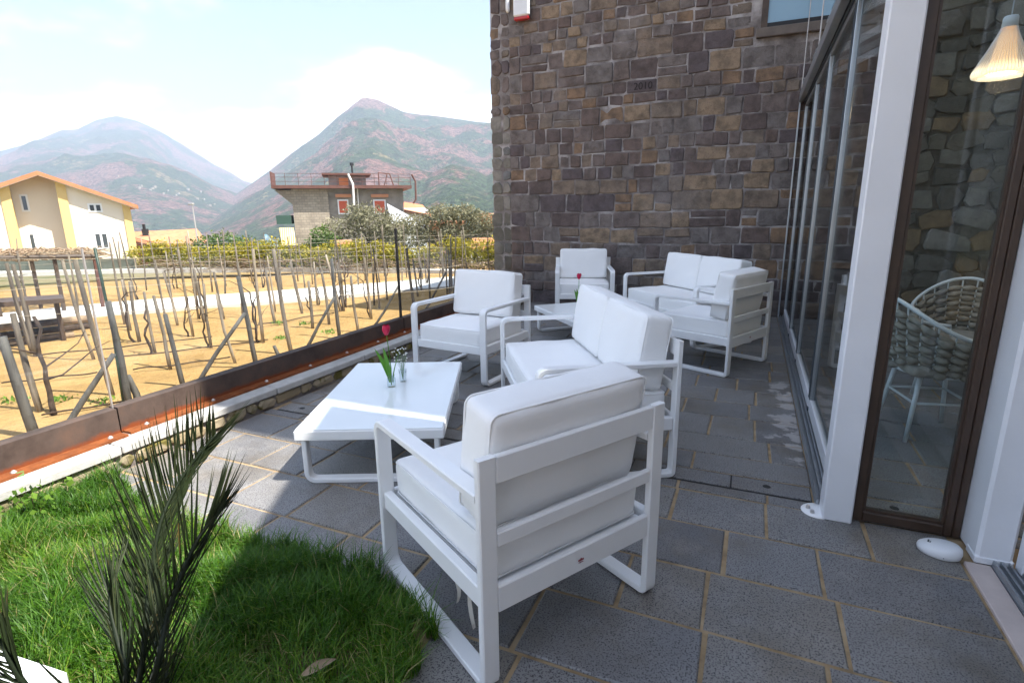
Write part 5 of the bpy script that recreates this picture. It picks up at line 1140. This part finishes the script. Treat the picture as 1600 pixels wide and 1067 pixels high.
# orange house at the right, behind the olive
pl = Plane(740, 44); oh = thing('orange_house', 'orange rendered house partly hidden behind the olive tree and stone wall', 'house', pl.loc, pl.rz)
xa, za = pl(752, 340); xb, _ = pl(860, 340); obj('wall', MB().box(xa, xb, 0, 6, -3.5, za), 'orange_wall', oh); obj('roof', MB().box(xa-0.4, xb+0.4, -0.5, 6.5, za+0.002, za+0.3), 'roof_tile', oh)
xa, za = pl(668, 352); xb, _ = pl(720, 352); lw = obj('low_wing', MB().box(xa, xb, 1, 6, -3.5, za), 'orange_wall', oh); obj('low_roof', MB().box(xa-0.3, xb+0.3, 0.6, 6.4, za+0.002, za+0.22), 'roof_tile', lw)
for k, (px0, px1, pyt, pyb, dd, lb) in enumerate(((522, 552, 377, 393, 22, 'small shed with terracotta tiles below the rounded olive tree'), (733, 774, 374, 391, 21, 'small shed with terracotta tiles beside the stone wall'))):
    pl = Plane((px0+px1)/2, dd); sh = thing('tiled_shed', lb, 'shed', pl.loc, pl.rz); xa, z1 = pl(px0, pyb); xb, z2 = pl(px1, pyb); _, zt = pl((px0+px1)/2, pyt)
    obj('wall', MB().box(xa+0.06, xb-0.06, 0.1, 0.9, -1.2, z1-0.02), 'white_wall', sh)
    nt_ = 5
    for r_i in range(nt_):
        y0_, y1_ = r_i/nt_, (r_i+1)/nt_; zz0, zz1 = z1+(zt-z1)*y0_, z1+(zt-z1)*y1_; obj('tile_course', MB().add([(xa+0.12*y0_, 0.9*y0_, zz0), (xb-0.02, 0.9*y0_, zz0), (xb-0.02, 0.9*y1_, zz1-0.012), (xa+0.12*y1_, 0.9*y1_, zz1-0.012), (xa+0.12*y0_, 0.9*y0_, zz0+0.035), (xb-0.02, 0.9*y0_, zz0+0.035), (xb-0.02, 0.9*y1_, zz1+0.01), (xa+0.12*y1_, 0.9*y1_, zz1+0.01)], [(3,2,1,0),(4,5,6,7),(0,1,5,4),(1,2,6,5),(2,3,7,6),(3,0,4,7)]), 'roof_tile', sh)
# lamp post and flag
lp = far(308, 372, 48); lpt = far(308, 320, 48); lq = thing('street_lamp', 'slender street lamp standing beyond the hedge', 'lamp post', (lp[0], lp[1], gz(lp)))
obj('pole', MB().tube([(0,0,0), (0,0,lpt[2]-gz(lp))], [0.07, 0.04], 7), 'zinc', lq); obj('lamp_head', MB().box(-0.35, 0.12, -0.1, 0.1, lpt[2]-gz(lp)-0.02, lpt[2]-gz(lp)+0.12, 0.03), 'zinc', lq)
fp = far(415, 388, 21); ft_ = far(413, 366, 21); fl = thing('flag', 'pale blue and white flag on a thin pole above the hedge', 'flag', (fp[0], fp[1], gz(fp)))
zt = ft_[2]-gz(fp); obj('pole', MB().tube([(0,0,0), (0,0,zt+0.05)], 0.015, 6), 'stake_wood', fl); pm = MB(); nx, nz = 8, 5
rtv = Vector((RT[0], RT[1], 0)).normalized()
for s_y in (0, 0.006):
    for i in range(nx+1):
        for j in range(nz+1):
            u, v = i/nx, j/nz; q = rtv*(0.44*u)+Vector((0, 0, zt-0.42*v*(1-0.45*u)-0.26*u+0.03*math.sin(u*7))); q += Vector((-rtv.y, rtv.x, 0))*(0.05*math.sin(u*8+v*2)+s_y); pm.v.append(tuple(q))
for s_y in (0, 1):
    for i in range(nx):
        for j in range(nz): a = s_y*(nx+1)*(nz+1)+i*(nz+1)+j; f_ = (a, a+1, a+nz+2, a+nz+1); pm.f.append(f_ if s_y else f_[::-1])
obj('cloth', pm, 'flag_cloth', fl, True)

# ------------------------------------------------------------------ young palm in the near left corner
pb = (-1.30, 0.50, 0.0); pr = thing('young_palm', 'young palm with narrow dark upright fronds in the near left corner', 'palm', pb)
g = random.Random(4); allV = []; 
def frond(ctrl, name_i, nl=46, L0=0.20, spread=0.5, twist=0.0, half=0.0):
    pts = [Vector(c)-Vector(pb) for c in ctrl]; cu = []
    for i in range(len(pts)-1):                  # Catmull-Rom
        p0, p1, p2, p3 = pts[max(0, i-1)], pts[i], pts[i+1], pts[min(len(pts)-1, i+2)]
        for k in range(10):
            t = k/10; cu.append(0.5*((2*p1)+(p2-p0)*t+(2*p0-5*p1+4*p2-p3)*t*t+(3*p1-p0-3*p2+p3)*t**3))
    cu.append(pts[-1]); n = len(cu); fo = obj('frond', MB().tube(cu, [0.0065*(1-0.8*i/n)+0.001 for i in range(n)], 6), 'palm_leaf', pr, True)
    V = []; F = []; T = []; view = Vector((0.75, -0.5, -0.2)).normalized()
    for k in range(nl):
        t = 0.16+0.83*k/(nl-1); i = min(int(t*(n-1)), n-2); p = cu[i].lerp(cu[i+1], t*(n-1)-i); d = (cu[i+1]-cu[i]).normalized(); side = d.cross(view).normalized(); side = (Matrix.Rotation(twist, 3, d) @ side)
        for sg in (-1, 1):
            if g.random() < 0.06: continue
            an_ = spread*((0.6+0.75*t) if sg < 0 else (0.75-0.3*t))*g.uniform(0.8, 1.2); L = L0*(0.55+0.9*math.sin(math.pi*min(1, 0.18+t*0.72)))*g.uniform(0.8, 1.12)*(0.62 if t > 0.93 else 1)
            out_d = (d*math.cos(an_)+side*sg*math.sin(an_)+view*g.uniform(-0.25, 0.10)*-1).normalized(); wv_ = out_d.cross(view).normalized(); w0 = 0.0019*g.uniform(0.8, 1.2); o_ = len(V); curl = (d*0.08+Vector((0, 0, 0.22)))*L
            for s_ in (0, 0.3, 0.65, 1.0):
                q = p+out_d*L*s_+curl*s_*s_; ww = w0*(0.65 if s_ == 0 else 1.0 if s_ == 0.3 else 0.8 if s_ == 0.65 else 0.05); fold = view*(-0.0022 if s_ < 1 else 0)
                V += [tuple(q-wv_*ww), tuple(q+fold), tuple(q+wv_*ww)]
            for s_ in range(3):
                for e in range(2): F.append((o_+s_*3+e, o_+s_*3+e+1, o_+s_*3+e+4, o_+s_*3+e+3)); T.append(min(1, max(0, g.gauss(0.42, 0.24))))
    stuff(tinted('leaflets', np.array(V), np.array(F), np.array(T), 'palm_leaf', fo))
def dep(x, y, d): r = ray(x, y)/CAM_F; return O+r*d
frond([pb, dep(212,1090,1.10), dep(232,930,1.13), dep(250,820,1.16), dep(285,745,1.20), dep(338,678,1.23)], 0, 92, 0.112, 0.56)
frond([pb, dep(232,1085,1.02), dep(262,960,1.05), dep(300,860,1.08), dep(328,815,1.12), dep(340,800,1.14)], 1, 48, 0.105, 0.55, 0.3)
frond([pb, dep(195,1090,0.98), dep(186,1010,1.0), dep(172,945,1.02), dep(178,900,1.05)], 2, 34, 0.080, 0.30)
frond([pb, dep(150,1120,0.86), dep(60,1090,0.80), dep(15,1030,0.78), dep(5,1000,0.78)], 3, 34, 0.070, 0.45)
frond([pb, dep(250,1100,1.18), dep(252,1020,1.22), dep(243,950,1.26), dep(236,890,1.30)], 4, 40, 0.095, 0.32, -0.4)
frond([pb, (-1.55,0.30,0.35), (-1.85,0.05,0.62), (-2.1,-0.2,0.70)], 5, 30, 0.16, 0.8)
frond([pb, (-1.1,0.25,0.40), (-0.95,-0.05,0.70), (-0.9,-0.35,0.80)], 6, 30, 0.16, 0.8)
obj('stem', MB().tube([(0,0,-0.02),(0,0,0.06),(0,0,0.13)], [0.05,0.045,0.02], 9), 'vine_bark', pr, True)

# ------------------------------------------------------------------ haze
mv = bpy.data.materials.new('haze_volume'); mv.use_nodes = True; t = mv.node_tree; t.nodes.clear(); oo = t.nodes.new('ShaderNodeOutputMaterial'); pv_ = t.nodes.new('ShaderNodeVolumePrincipled')
pv_.inputs['Color'].default_value = (0.66, 0.79, 1.0, 1); pv_.inputs['Density'].default_value = 0.00040; pv_.inputs['Anisotropy'].default_value = 0.0
t.links.new(pv_.outputs[0], oo.inputs['Volume']); MATS['haze'] = mv
hz_ = obj('haze', MB().box(-5400, 5400, -5400, 5400, -60, 640), 'haze'); stuff(hz_); hz_['label'] = 'pale blue spring haze filling the valley air'; hz_['category'] = 'haze'
